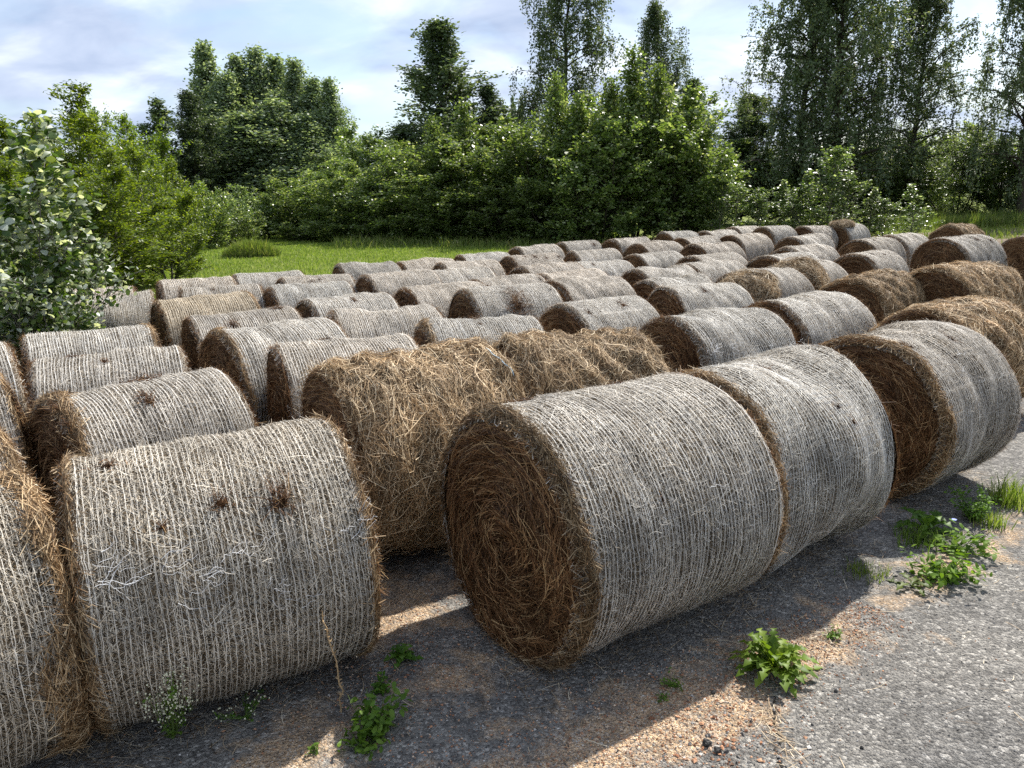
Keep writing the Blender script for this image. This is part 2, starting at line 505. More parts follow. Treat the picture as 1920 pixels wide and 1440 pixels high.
LABEL = {
    'A': 'net wrapped bale in front showing its whole brown coiled end',
    'B': 'net wrapped bale butted against the right side of the big coiled end bale in front',
    'C': 'net wrapped bale with two brown tufts near its top, rightmost of the front row',
    'D': 'unwrapped brown hay bale rising behind the two tufted bale at the right edge',
    'E': 'net wrapped bale with frayed white threads hanging across its side at front left',
    'Q4': 'net wrapped bale cut by the left edge beside the one with frayed white threads',
    'Q3': 'bale cut by the left edge beside the bale with the torn hay groove',
    'P3': 'net wrapped bale with a big hay tuft and torn groove behind the frayed thread bale',
    'Q2': 'bale cut by the left edge, second from the sapling bush',
    'P2': 'net wrapped bale with one dark tuft, behind the torn groove bale',
    'Q1': 'bale cut by the left edge right under the sapling bush',
    'P1': 'plain net wrapped bale under the sapling bush, third behind the frayed thread bale',
    'F': 'shaggy unwrapped hay bale with pale blue twine between the two large front bales',
    'G': 'ridged unwrapped hay bale directly right of the shaggy one with blue twine',
    'H': 'net wrapped bale with frayed white net at its foot, right of the ridged unwrapped bale',
    'I': 'clean net wrapped bale between the frayed foot bale and the long unwrapped bales',
    'T1': 'net wrapped bale with dark left end directly behind the shaggy unwrapped bale',
    'T5': 'low net wrapped bale with a dark slit and small tuft, behind the twine bale',
    'U1': 'net wrapped bale with two dark tufts behind the ridged unwrapped bale',
    'U2': 'net wrapped bale with one small tuft behind the frayed foot bale',
    'V0': 'mostly hidden bale of which only a dark rim shows left of the tangled hay heap',
    'V1': 'net wrapped bale with a tangled hay heap slumped on its left end',
    'V2': 'net wrapped bale half buried by the brown hay heap on its left side',
    'W1': 'left one of the two long unwrapped hay bales on the right, with dark end',
    'W2': 'right one of the two long unwrapped hay bales on the right',
    'T2': 'net wrapped bale with very dark left end, behind the torn groove bale on its right',
    'T3': 'wide net wrapped bale right of the very dark ended one, in the same row',
    'S1': 'net wrapped bale with two brown tufts in front of the tan bale on the left',
    'S2': 'net wrapped bale with one brown tuft on top, right of the two tufted left bale',
    'S3': 'net wrapped bale with hay fringed dark end, left of the burst bale',
    'S4': 'net wrapped bale with a burst of hay on its side and a wide dark end',
    'S5': 'smooth net wrapped bale directly right of the burst one',
    'S6a': 'net wrapped bale with dark left crescent, right of the smooth bale beside the burst one',
    'S6b': 'net wrapped bale continuing the row to the right of the dark crescent bale',
    'X1': 'short looking net wrapped bale with dark left end just beyond the tangled hay heap',
    'X2': 'rounded net wrapped bale with dark rim behind the brown hay heap',
    'X3': 'whitish net wrapped bale with four dark tufts left of the big round ended bale',
    'Y': 'large net wrapped bale with a wide brown round end near the right edge',
    'Z': 'net wrapped bale cut by the right edge beyond the large round ended one',
    'Y0': 'brown weathered bale peeping over the top of the large round ended bale',
    'R1': 'tan straw coloured net wrapped bale with dark oval end on the left',
    'R2': 'net wrapped bale right of the tan straw coloured one',
    'R3': 'net wrapped bale with dark half round end, third in the tan bale row',
    'B1': 'far left bale with brown right end behind the sapling leaves',
    'B2': 'net wrapped bale behind sapling leaves, left of the tan straw coloured one',
    'B3': 'leftmost back row bale standing clear of the sapling, against the grass',
    'B4': 'low bale with a single dark tuft just behind the tan straw coloured bale',
    'B5': 'back row bale with dark left rim, second along the grass from the left',
    'B6': 'net wrapped bale with two dark tufts before the second back row bale',
    'B7': 'third back row bale from the left, with dark end against the grass',
    'B8': 'fourth back row bale from the left, plain and rounded against the grass',
    'C2': 'net wrapped bale with dark end before the fifth back row bale',
    'C1': 'mostly hidden bright bale following the half round ended one of the tan row',
    'D1': 'fifth back row bale from the left, where the grass darkens',
    'C3': 'net wrapped bale with several torn slits on its top in the middle distance',
    'D2': 'sixth back row bale from the left, directly behind the torn slits bale',
    'C4': 'net wrapped bale in front of the torn slits bale, with a thin dark rim',
    'C5': 'net wrapped bale with a small tuft, right of the bale before the torn slits one',
    'C6': 'small looking hidden bale between the burst bale and the thin rimmed one',
    'C7': 'half hidden bale with a dark tuft just behind the burst bale',
    'D3': 'seventh back row bale from the left, with a torn brown right end',
    'D4': 'eighth back row bale from the left, long and pale before the tall shrub',
    'D5': 'bale with dark half moon end before the eighth back row bale',
    'D6': 'bale with ragged brown end right of the torn slits bale',
    'D7': 'bale with wide dark end and pale top, behind the dark crescent bale',
    'D9': 'next dark half moon end right of that before the eighth back row bale',
    'D10': 'bale with thin brown left crescent behind the row of the dark crescent bale',
    'E1': 'back row bale with dark end just right of the tall thicket foot',
    'E2': 'back row bale right of the one at the thicket foot, touching it',
    'E3': 'pale bale in front of the two touching back row bales by the thicket',
    'E4': 'large pale bale with thin dark left crescent in the far middle right',
    'E5': 'back row bale before the young aspens, left of the dark rimmed one',
    'E6': 'back row bale with long dark rim before the young aspens',
    'E7': 'back row bale with a brown ragged end facing left, before the tallest young aspen',
    'E8': 'pale bale in front of the brown ragged ended back row bale',
    'E9': 'back row bale capped with loose brown hay below the tallest young aspen',
    'E10': 'pale bale with small dark end left of the bale beside the large round ended one',
    'E11': 'pale bale directly left of and behind the large round ended bale',
}

roots = {}
SURF = {}
NET_SHAPES = [Shape(s) for s in range(11, 18)]
HAY_SHAPES = [Shape(21, .002, .02), Shape(22, .007, .02), Shape(23, .008, .02)]
for i, (nm, (x, y, yaw, Lb, Rb)) in enumerate(BALES.items()):
    hay = nm in HAY_BALES
    root = bpy.data.objects.new('hay_bale', None)
    root.location = (x, y, 0)
    root.rotation_euler = (0, 0, yaw)
    sq = random.Random(900 + i).uniform(.955, .985)
    root.scale = (1, 2 - sq - .008, sq)
    root.empty_display_size = .3
    COL.objects.link(root)
    lab = LABEL[nm]
    tag(root, lab, 'hay bale', 'round hay bales stored on the yard')
    rb = random.Random(100 + i)
    g = rb.uniform(.92, 1.14)
    wv = rb.uniform(-.035, .035)
    tint = TINT.get(nm, (g * (1 + wv), g, g * (1 - wv)))
    z = Rb - .015
    sc = (Lb / L0, Rb / R0, Rb / R0)
    rx = rb.uniform(0, 6.28)
    SURF[nm] = (HAY_SHAPES[HAY_BALES[nm]] if hay else NET_SHAPES[NETVAR.get(nm, 1 + i % 6)], rx)
    if hay:
        link('hay_roll', HAY[HAY_BALES[nm]], root, (0, 0, z), (rx, 0, 0), sc, (g, g * .95, g * .88, 1))
        fm = FACE[3]
    else:
        link('net_wrap', NET[NETVAR.get(nm, 1 + i % 6)], root, (0, 0, z), (rx, 0, 0), sc, (*tint, 1))
        fm = FACE[i % 3]
    fr = rb.uniform(0, 6.28)
    fc = rb.uniform(.70, 1.0)
    link('end_face', fm, root, (-Lb / 2 + .012, 0, z), (fr, 0, 0), (1, Rb / R0, Rb / R0), (fc, fc, fc, 1))
    o = link('end_face', FACE[(i + 1) % 3], root, (Lb / 2 - .012, 0, z), (0, 0, pi), (1, Rb / R0, Rb / R0), (fc, fc, fc, 1))
    roots[nm] = root


def bale_hit(nm, px, py):
    """where a sight line meets the side of a bale -> local point, local outward normal"""
    x, y, yaw, Lb, Rb = BALES[nm]
    d = ray(px, py)
    o = np.array([-x, -y, CAM_H - (Rb - .015)])
    c, s = cos(-yaw), sin(-yaw)
    rot = np.array([[c, -s, 0], [s, c, 0], [0, 0, 1]])
    o = rot @ o
    d = rot @ d
    A = d[1] ** 2 + d[2] ** 2
    Bq = o[1] * d[1] + o[2] * d[2]
    Cq = o[1] ** 2 + o[2] ** 2 - Rb ** 2
    disc = Bq * Bq - A * Cq
    t = (-Bq - math.sqrt(disc)) / A if disc > 0 else -Bq / A
    p = o + d * t
    n = np.array([0, p[1], p[2]])
    n /= np.linalg.norm(n)
    p[0] = np.clip(p[0], -Lb / 2 + .03, Lb / 2 - .03)
    th = math.atan2(n[1], n[2])
    sh, rx = SURF[nm]
    rl = float(sh.rad(np.array(p[0] * L0 / Lb), np.array(th + rx))) * Rb / R0
    return p[0], th, rl, Rb - .015


def tuft(nm, px, py, rad=.05, n=160, out=.05, drag=0.0):
    """hay bulging through a hole in the net"""
    x0, th0, Rb, zc = bale_hit(nm, px, py)
    r = np.random.default_rng(int(px * 7 + py))
    rad = rad * (.72 if rad < .09 else 1)
    n = int(n * .7)
    mb = MB()
    # raised dark hay patch: the hole's shade is put into its colour
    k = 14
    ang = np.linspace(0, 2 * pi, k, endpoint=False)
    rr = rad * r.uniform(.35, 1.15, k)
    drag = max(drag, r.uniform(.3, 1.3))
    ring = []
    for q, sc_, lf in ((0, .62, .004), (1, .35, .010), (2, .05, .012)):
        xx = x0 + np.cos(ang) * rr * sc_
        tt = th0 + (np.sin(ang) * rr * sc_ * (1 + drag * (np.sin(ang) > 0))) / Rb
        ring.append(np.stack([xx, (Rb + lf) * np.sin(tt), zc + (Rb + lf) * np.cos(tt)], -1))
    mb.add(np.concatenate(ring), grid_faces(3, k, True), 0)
    u = r.normal(0, .62, (n, 2)) * rad
    xx = x0 + u[:, 0]
    tt = th0 + np.where(u[:, 1] > 0, u[:, 1] * (1 + drag), u[:, 1]) / Rb
    nrm = np.stack([np.zeros(n), np.sin(tt), np.cos(tt)], -1)
    p0 = np.stack([xx, np.zeros(n), np.full(n, zc)], -1) + nrm * (Rb + .004)
    tg = np.stack([np.zeros(n), np.cos(tt), -np.sin(tt)], -1)
    d = unit(nrm * r.uniform(.02, .5, n)[:, None] + tg * r.normal(.7, .7, n)[:, None] * (1 if th0 < 1.2 else 1) + np.array([1., 0, 0]) * r.normal(0, .6, n)[:, None])
    ln = out * (.4 + 1.6 * r.random(n) ** 2)[:, None]
    s = np.linspace(0, 1, 3)
    P = p0[:, None] + d[:, None] * (ln * s)[..., None] - np.array([0, 0, 1.]) * (.25 * ln * s ** 2)[..., None]
    W = unit(np.cross(d, r.normal(size=(n, 3))))[:, None] * (np.linspace(1, .5, 3)[None, :, None] * r.uniform(.0012, .0024, n)[:, None, None])
    ribbons(mb, P, W, 1)
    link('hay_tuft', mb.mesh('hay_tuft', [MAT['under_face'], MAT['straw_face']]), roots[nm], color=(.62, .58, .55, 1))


for args in (('A', 988, 743, .05, 200, .06), ('A', 1157, 706, .045, 160, .05), ('A', 1240, 930, .02, 40, .02),
             ('B', 1290, 700, .035, 90, .03), ('B', 1436, 680, .04, 120, .04, .8), ('B', 1565, 757, .03, 60, .02, 1.5), ('B', 1588, 787, .025, 50, .02),
             ('C', 1706, 643, .05, 220, .05, .8), ('C', 1783, 634, .045, 160, .04, 1.6), ('C', 1790, 665, .02, 40, .02),
             ('E', 198, 862, .05, 130, .04), ('E', 415, 934, .06, 160, .05), ('E', 526, 932, .07, 260, .08), ('E', 302, 980, .03, 70, .03),
             ('P3', 268, 704, .09, 420, .09, .5), ('P3', 280, 745, .06, 260, .06, 1.5), ('P3', 112, 800, .05, 160, .05), ('P3', 90, 760, .06, 240, .06),
             ('P2', 194, 668, .05, 140, .03), ('P2', 130, 650, .08, 240, .05),
             ('S1', 437, 604, .07, 240, .07), ('S1', 521, 576, .07, 240, .07), ('S2', 663, 557, .06, 200, .06),
             ('T1', 612, 631, .05, 160, .05), ('T5', 893, 592, .04, 150, .06), ('T5', 900, 603, .03, 80, .03, 2.0),
             ('S4', 912, 526, .05, 140, .05), ('S4', 972, 572, .13, 800, .12, .6), ('S4', 1032, 541, .04, 60, .03),
             ('U1', 1105, 584, .05, 140, .04, 1.), ('U1', 1170, 569, .06, 180, .05, 1.), ('U2', 1322, 543, .06, 160, .04, 1.),
             ('X3', 1613, 480, .06, 120, .03), ('X3', 1636, 471, .06, 120, .03), ('X3', 1658, 473, .05, 100, .03), ('X3', 1610, 491, .06, 120, .03),
             ('Y', 1832, 447, .06, 150, .05, 1.), ('Y', 1856, 450, .05, 120, .05), ('Y', 1887, 485, .05, 120, .04),
             ('C3', 1003, 478, .10, 240, .04, .8), ('C3', 1025, 481, .07, 160, .04, 1.), ('C3', 1047, 478, .08, 160, .04, 1.), ('C3', 985, 477, .05, 100, .03),
             ('C5', 1112, 493, .06, 120, .04), ('C7', 1013, 520, .05, 120, .04), ('B2', 182, 546, .05, 120, .04), ('B2', 208, 540, .05, 120, .04),
             ('B4', 400, 535, .05, 120, .04), ('B6', 598, 521, .05, 120, .03), ('B6', 585, 525, .05, 100, .03), ('D3', 1114, 456, .09, 200, .06),
             ('E11', 1688, 441, .05, 80, .03), ('E10', 1640, 448, .05, 80, .03), ('D5', 1290, 470, .04, 60, .03), ('D7', 1255, 474, .04, 60, .03)):
    tuft(*args)


def fray(nm, side, width, n, dark=1.0):
    """hay standing out past the torn edge of the net at one end"""
    x, y, yaw, Lb, Rb = BALES[nm]
    sh, rx = SURF[nm]
    r = np.random.default_rng(int(1000 * abs(x)) + side)
    mb = MB()
    K = 4
    t0 = r.uniform(0, 2 * pi, n)
    wv = width * (.65 + .35 * np.sin(3 * t0 + 1) + .25 * np.sin(7 * t0))
    x0 = side * (Lb / 2 - .005 - wv * r.random(n) ** 1.3)
    ln = r.uniform(.04, .18, n)
    phi = r.normal(0, .6, n)
    s = np.linspace(-.5, .5, K)[None] * ln[:, None]
    xx = x0[:, None] + np.sin(phi)[:, None] * s
    th = t0[:, None] + np.cos(phi)[:, None] * s / Rb
    lift = .008 + r.uniform(0, .016, n)[:, None] + np.where(r.random(n) < .3, r.uniform(0, .04, n), 0)[:, None] * np.linspace(0, 1, K)[None] ** 2
    rad_ = sh.rad(np.clip(xx * L0 / Lb, -L0 / 2, L0 / 2), th + rx) * Rb / R0 + lift
    P = np.stack([xx, rad_ * np.sin(th), Rb - .015 + rad_ * np.cos(th)], -1)
    T = unit(np.gradient(P, axis=1))
    W = unit(np.cross(T, r.normal(size=(n, 1, 3)))) * (np.linspace(1, .5, K)[None, :, None] * r.uniform(.0011, .0022, n)[:, None, None])
    ribbons(mb, P, W, 0)
    link('frayed_rim', mb.mesh('frayed_rim', [MAT['straw_hay']]), roots[nm], color=(dark, dark * .9, dark * .78, 1))


fray('A', -1, .05, 3000, .55)
fray('Q4', 1, .15, 5200, .9)
fray('B', -1, .07, 2600, .8)
fray('P3', -1, .15, 4200, .75)
fray('C', -1, .06, 2200, .9)
fray('E', 1, .04, 1300, .65)
fray('E', -1, .04, 1300, .65)
fray('Q3', 1, .12, 2600, .8)
fray('Q2', 1, .06, 1200, .9)
fray('P1', 1, .05, 1000, .9)
fray('T2', -1, .06, 1200, .8)
fray('R1', 1, .07, 1200, .9)
fray('T5', -1, .06, 1200, .8)


def threads(nm, spots, name, mat):
    r = np.random.default_rng(5)
    for px, py, n, spread in spots:
        mb = MB()
        x0, t0, Rb, zc = bale_hit(nm, px, py)
        for _ in range(max(2, int(n * .6))):
            k = r.integers(5, 10)
            a = r.uniform(-.3, .7)
            dx = np.cumsum(r.normal(cos(a) * .018, .010, k)) * spread
            dt = np.cumsum(r.normal(sin(a) * .018, .012, k)) * spread
            xx = x0 + r.normal(0, .03) + dx
            tt = t0 + r.normal(0, .03) + dt / Rb
            lf = Rb + .010 + np.abs(np.cumsum(r.normal(0, .004, k)))
            P = np.stack([xx, lf * np.sin(tt), zc + lf * np.cos(tt)], -1)
            tube(mb, P, .0011 * r.uniform(.7, 1.6), .0007, 4)
        link(name, mb.mesh(name, [mat]), roots[nm])


threads('E', [(185, 1080, 9, 1.0), (220, 1095, 7, .9), (310, 1060, 9, 1.1), (375, 1078, 14, .6), (430, 1035, 7, 1.), (505, 1098, 9, .6), (515, 1112, 6, .5),
              (648, 1000, 8, .7), (660, 950, 6, .7), (170, 1040, 6, .9), (560, 1125, 4, .8), (330, 1120, 4, 1.)], 'loose_threads', MAT['thread'])
threads('H', [(1330, 652, 14, .8), (1370, 648, 12, .8), (1440, 645, 12, .8), (1480, 640, 8, .7), (1320, 660, 8, .6)], 'loose_threads', MAT['thread'])
threads('A', [(1000, 900, 3, .8), (1330, 900, 3, .7)], 'loose_threads', MAT['thread'])
threads('C', [(1800, 690, 4, .7), (1790, 660, 3, .6)], 'loose_threads', MAT['thread'])
# a length of pale twine left on the front unwrapped bale
mbt = MB()
pts = []
for q in np.linspace(0, 1, 16):
    xx, tt, Rb, zc = bale_hit('F', 908 + 52 * q, 648 + 54 * q)
    pts.append([xx + .006 * sin(q * 17), (Rb + .016) * sin(tt), zc + (Rb + .016) * cos(tt)])
tube(mbt, pts, .004, .003, 5)
link('twine', mbt.mesh('twine', [MAT['twine']]), roots['F'])

# ------------------------------------------------------------------ loose hay heaps lying on bales
def heap(loc, rx, ry, rz, rotz, seed, n=7000, label=''):
    r = np.random.default_rng(seed)
    mb = MB()
    nu, nv = 14, 40
    u = np.linspace(.02, pi * .62, nu)
    v = np.linspace(0, 2 * pi, nv, endpoint=False)
    U, V = np.meshgrid(u, v, indexing='ij')
    lump = 1 + .10 * np.sin(3 * V + 2 * U + seed) + .08 * np.sin(5 * V - 3 * U)
    base = np.stack([rx * np.sin(U) * np.cos(V) * lump, ry * np.sin(U) * np.sin(V) * lump, rz * np.cos(U) * lump], -1) * .93
    mb.add(base.reshape(-1, 3), grid_faces(nu, nv, True), 0)
    uu = np.arccos(r.uniform(cos(pi * .62), 1, n))
    vv = r.uniform(0, 2 * pi, n)
    lp = 1 + .10 * np.sin(3 * vv + 2 * uu + seed) + .08 * np.sin(5 * vv - 3 * uu)
    p = np.stack([rx * np.sin(uu) * np.cos(vv), ry * np.sin(uu) * np.sin(vv), rz * np.cos(uu)], -1) * lp[:, None]
    nrm = unit(p / np.array([rx * rx, ry * ry, rz * rz]))
    d = r.normal(size=(n, 3))
    d = unit(d - nrm * np.sum(d * nrm, 1)[:, None] * .85)
    ln = r.uniform(.08, .3, n)[:, None]
    s = np.linspace(-.5, .5, 5)
    P = p[:, None] + d[:, None] * (ln * s)[..., None] - nrm[:, None] * (1.2 * (ln * s) ** 2)[..., None] + nrm[:, None] * r.uniform(-.02, .035, n)[:, None, None]
    W = unit(np.cross(d, r.normal(size=(n, 3))))[:, None] * (np.linspace(1, .5, 5)[None, :, None] * r.uniform(.0016, .003, n)[:, None, None])
    ribbons(mb, P, W, 1)
    o = link('hay_heap', mb.mesh('hay_heap', [MAT['under_hay'], MAT['straw_hay']]), None, loc, (0, 0, rotz), (1, 1, 1), (1, 1, 1, 1))
    tag(o, label, 'hay heap')
    return o


heap((3.62, 11.78, .82), .58, .34, .34, .5, 3, 7000, 'loose tangled hay heap with a dark hollow slumped on a wrapped bale')
heap((4.75, 12.85, .82), .62, .36, .42, .5, 4, 7000, 'loose brown hay heap sagging between a wrapped bale and the long unwrapped bales')
heap((11.95, 28.2, 1.16), .42, .36, .16, .5, 5, 2500, 'small cap of loose brown hay on a far back-row bale')


# ------------------------------------------------------------------ light and sky
SUN_EL, SUN_AZ = radians(50.0), radians(38.0)      # azimuth from +Y towards +X
world = bpy.data.worlds.new('World')
scene.world = world
world.use_nodes = True
nt = world.node_tree
nt.nodes.clear()
N, L = nt.nodes, nt.links
sky = N.new('ShaderNodeTexSky')
sky.sky_type = 'NISHITA'
sky.sun_disc = False
sky.sun_elevation = SUN_EL
sky.sun_rotation = SUN_AZ
sky.air_density = 1.0
sky.dust_density = 1.2
tc = N.new('ShaderNodeTexCoord')
sep = N.new('ShaderNodeSeparateXYZ')
L.new(tc.outputs['Generated'], sep.inputs[0])
zc_ = math_node(N, L, 'MAXIMUM', sep.outputs[2], 0.0)
zz = math_node(N, L, 'ADD', zc_, 0.30)
comb = N.new('ShaderNodeCombineXYZ')
L.new(math_node(N, L, 'DIVIDE', sep.outputs[0], zz), comb.inputs[0])
L.new(math_node(N, L, 'DIVIDE', sep.outputs[1], zz), comb.inputs[1])
mp = N.new('ShaderNodeMapping')
mp.inputs['Location'].default_value = (3.1, 1.7, 0)
mp.inputs['Rotation'].default_value = (0, 0, .25)
mp.inputs['Scale'].default_value = (1.5, 2.0, 1)
L.new(comb.outputs[0], mp.inputs[0])
nA = noise(N, L, mp.outputs[0], 1.15, 7, .55, .35)
nB = noise(N, L, mp.outputs[0], 2.1, 6, .5, .3)
cover = ramp(N, [(.38, (.22, .22, .22)), (.56, (1, 1, 1))])
L.new(nA.outputs['Fac'], cover.inputs['Fac'])
ccol = ramp(N, [(.30, (2.7, 3.35, 4.7)), (.48, (3.9, 4.5, 5.7)), (.66, (6.3, 6.8, 7.5))])
L.new(nB.outputs['Fac'], ccol.inputs['Fac'])
mixc = mixrgb(N, L, 'MIX', sky.outputs[0], ccol.outputs[0], cover.outputs[0])
bg = N.new('ShaderNodeBackground')
bg.inputs['Strength'].default_value = 0.10
L.new(mixc, bg.inputs['Color'])
wo = N.new('ShaderNodeOutputWorld')
L.new(bg.outputs[0], wo.inputs[0])

sl = bpy.data.lights.new('sun', 'SUN')
sl.energy = 4.9
sl.angle = radians(0.55)
sl.color = (1.0, .955, .88)
so = bpy.data.objects.new('sun', sl)
sd = Vector((sin(SUN_AZ) * cos(SUN_EL), cos(SUN_AZ) * cos(SUN_EL), sin(SUN_EL)))
so.rotation_euler = sd.to_track_quat('Z', 'Y').to_euler()
so.location = (20, 25, 40)
COL.objects.link(so)

scene.view_settings.view_transform = 'Standard'
scene.view_settings.look = 'None'
scene.view_settings.exposure = 0.84
scene.view_settings.gamma = 1.0
scene.render.engine = 'CYCLES'
scene.cycles.max_bounces = 8
scene.cycles.transparent_max_bounces = 8
scene.cycles.use_denoising = False

# ------------------------------------------------------------------ ground
def ground_mat():
    m, nt, N, L = new_mat('asphalt_and_gravel')
    tc = N.new('ShaderNodeTexCoord')
    P = tc.outputs['Object']
    # coarse aggregate
    vo = N.new('ShaderNodeTexVoronoi')
    vo.inputs['Scale'].default_value = 60
    L.new(P, vo.inputs['Vector'])
    vo2 = N.new('ShaderNodeTexVoronoi')
    vo2.inputs['Scale'].default_value = 160
    L.new(P, vo2.inputs['Vector'])
    sepc = N.new('ShaderNodeSeparateColor')
    L.new(vo.outputs['Color'], sepc.inputs[0])
    sepd = N.new('ShaderNodeSeparateColor')
    L.new(vo2.outputs['Color'], sepd.inputs[0])
    stone = ramp(N, [(0, (.07, .068, .066)), (.5, (.16, .155, .145)), (.85, (.27, .26, .24)), (1, (.52, .50, .46))])
    L.new(sepc.outputs[0], stone.inputs['Fac'])
    fine = ramp(N, [(0, (.07, .067, .063)), (.7, (.19, .18, .165)), (1, (.33, .31, .28))])
    L.new(sepd.outputs[1], fine.inputs['Fac'])
    big = noise(N, L, P, 1.3, 5, .6)
    mid = noise(N, L, P, 9, 6, .7)
    asp = mixrgb(N, L, 'MIX', stone.outputs[0], fine.outputs[0], .4)
    tone = ramp(N, [(.3, (.80, .80, .81)), (.7, (1.32, 1.29, 1.24))])
    L.new(big.outputs['Fac'], tone.inputs['Fac'])
    asp = mixrgb(N, L, 'MULTIPLY', asp, tone.outputs[0], 1.0)
    tone2 = ramp(N, [(.3, (.62, .62, .62)), (.7, (1.32, 1.32, 1.32))])
    L.new(mid.outputs['Fac'], tone2.inputs['Fac'])
    asp = mixrgb(N, L, 'MULTIPLY', asp, tone2.outputs[0], 1.0)
    # crushed brick and sand swept against the bales
    brick = ramp(N, [(0, (.09, .075, .065)), (.16, (.30, .20, .12)), (.5, (.50, .335, .19)), (.85, (.63, .46, .29)), (1, (.66, .58, .48))])
    L.new(sepd.outputs[0], brick.inputs['Fac'])
    br = mixrgb(N, L, 'MULTIPLY', brick.outputs[0], tone2.outputs[0], 1.0)
    # mask: distance to a line running in front of the first row
    sp = N.new('ShaderNodeSeparateXYZ')
    L.new(P, sp.inputs[0])
    ax, ay, bx, by = -.15, 2.52, 2.0, 3.98
    ln = math.hypot(bx - ax, by - ay)
    nx_, ny_ = -(by - ay) / ln, (bx - ax) / ln
    d = math_node(N, L, 'ADD', math_node(N, L, 'MULTIPLY', sp.outputs[0], nx_), math_node(N, L, 'MULTIPLY', sp.outputs[1], ny_))
    d = math_node(N, L, 'SUBTRACT', d, ax * nx_ + ay * ny_)
    tpar = math_node(N, L, 'ADD', math_node(N, L, 'MULTIPLY', sp.outputs[0], (bx - ax) / ln), math_node(N, L, 'MULTIPLY', sp.outputs[1], (by - ay) / ln))
    tpar = math_node(N, L, 'SUBTRACT', tpar, (ax * (bx - ax) + ay * (by - ay)) / ln)
    wd = N.new('ShaderNodeMapRange')
    wd.inputs['From Min'].default_value = .3
    wd.inputs['From Max'].default_value = ln
    wd.inputs['To Min'].default_value = .38
    wd.inputs['To Max'].default_value = .17
    L.new(tpar, wd.inputs['Value'])
    # the heap spreads further back between the two front bales
    back = math_node(N, L, 'GREATER_THAN', d, 0.0)
    dd = math_node(N, L, 'ABSOLUTE', d)
    dd = math_node(N, L, 'MULTIPLY', dd, math_node(N, L, 'SUBTRACT', 1.0, math_node(N, L, 'MULTIPLY', back, .15)))
    n3 = noise(N, L, P, 3.2, 6, .65, .4)
    jag = math_node(N, L, 'MULTIPLY', math_node(N, L, 'SUBTRACT', n3.outputs['Fac'], .5), 1.7)
    msk = math_node(N, L, 'SUBTRACT', wd.outputs[0], math_node(N, L, 'ADD', dd, jag))
    msk = math_node(N, L, 'MULTIPLY', msk, 4.0, clamp=True)
    for bx_, by_, br_ in ((-.62, 4.15, .42), (-.95, 3.02, .30), (-.35, 3.45, .24)):
        q1 = math_node(N, L, 'SUBTRACT', sp.outputs[0], bx_)
        q2 = math_node(N, L, 'SUBTRACT', sp.outputs[1], by_)
        rr_ = math_node(N, L, 'SQRT', math_node(N, L, 'ADD', math_node(N, L, 'MULTIPLY', q1, q1), math_node(N, L, 'MULTIPLY', q2, q2)))
        mm_ = math_node(N, L, 'SUBTRACT', br_, math_node(N, L, 'ADD', rr_, jag))
        msk = math_node(N, L, 'MAXIMUM', msk, math_node(N, L, 'MULTIPLY', mm_, 4.0, clamp=True))
    n4 = noise(N, L, P, 45, 4, .7)
    sc_ = ramp(N, [(.40, (0, 0, 0)), (.56, (1, 1, 1))])
    L.new(n4.outputs['Fac'], sc_.inputs['Fac'])
    msk = math_node(N, L, 'MULTIPLY', msk, math_node(N, L, 'ADD', math_node(N, L, 'MULTIPLY', sc_.outputs[0], .6), .4))
    col = mixrgb(N, L, 'MIX', asp, br, msk)
    # a ragged crack running from the big weed towards the viewer
    ca, cb = ground(1447, 1305), ground(1468, 1470)
    cl_ = math.hypot(cb[0] - ca[0], cb[1] - ca[1])
    cx_, cy_ = -(cb[1] - ca[1]) / cl_, (cb[0] - ca[0]) / cl_
    cd = math_node(N, L, 'ADD', math_node(N, L, 'MULTIPLY', sp.outputs[0], cx_), math_node(N, L, 'MULTIPLY', sp.outputs[1], cy_))
    cd = math_node(N, L, 'SUBTRACT', cd, ca[0] * cx_ + ca[1] * cy_)
    n5 = noise(N, L, P, 11, 5, .7)
    cd = math_node(N, L, 'ABSOLUTE', math_node(N, L, 'ADD', cd, math_node(N, L, 'MULTIPLY', math_node(N, L, 'SUBTRACT', n5.outputs['Fac'], .5), .16)))
    cm = math_node(N, L, 'MULTIPLY', math_node(N, L, 'SUBTRACT', .009, cd), 220, clamp=True)
    cm = math_node(N, L, 'MULTIPLY', cm, math_node(N, L, 'LESS_THAN', sp.outputs[1], ca[1]))
    col = mixrgb(N, L, 'MIX', col, (.02, .017, .014), cm)
    p = N.new('ShaderNodeBsdfPrincipled')
    p.inputs['Roughness'].default_value = .85
    p.inputs['Specular IOR Level'].default_value = .25
    L.new(col, p.inputs['Base Color'])
    h = math_node(N, L, 'ADD', math_node(N, L, 'MULTIPLY', vo.outputs['Distance'], -.9), math_node(N, L, 'MULTIPLY', vo2.outputs['Distance'], -.5))
    h = math_node(N, L, 'ADD', h, math_node(N, L, 'MULTIPLY', mid.outputs['Fac'], .9))
    b = N.new('ShaderNodeBump')
    b.inputs['Strength'].default_value = .9
    b.inputs['Distance'].default_value = .016
    L.new(h, b.inputs['Height'])
    L.new(b.outputs[0], p.inputs['Normal'])
    out = N.new('ShaderNodeOutputMaterial')
    L.new(p.outputs[0], out.inputs[0])
    return m


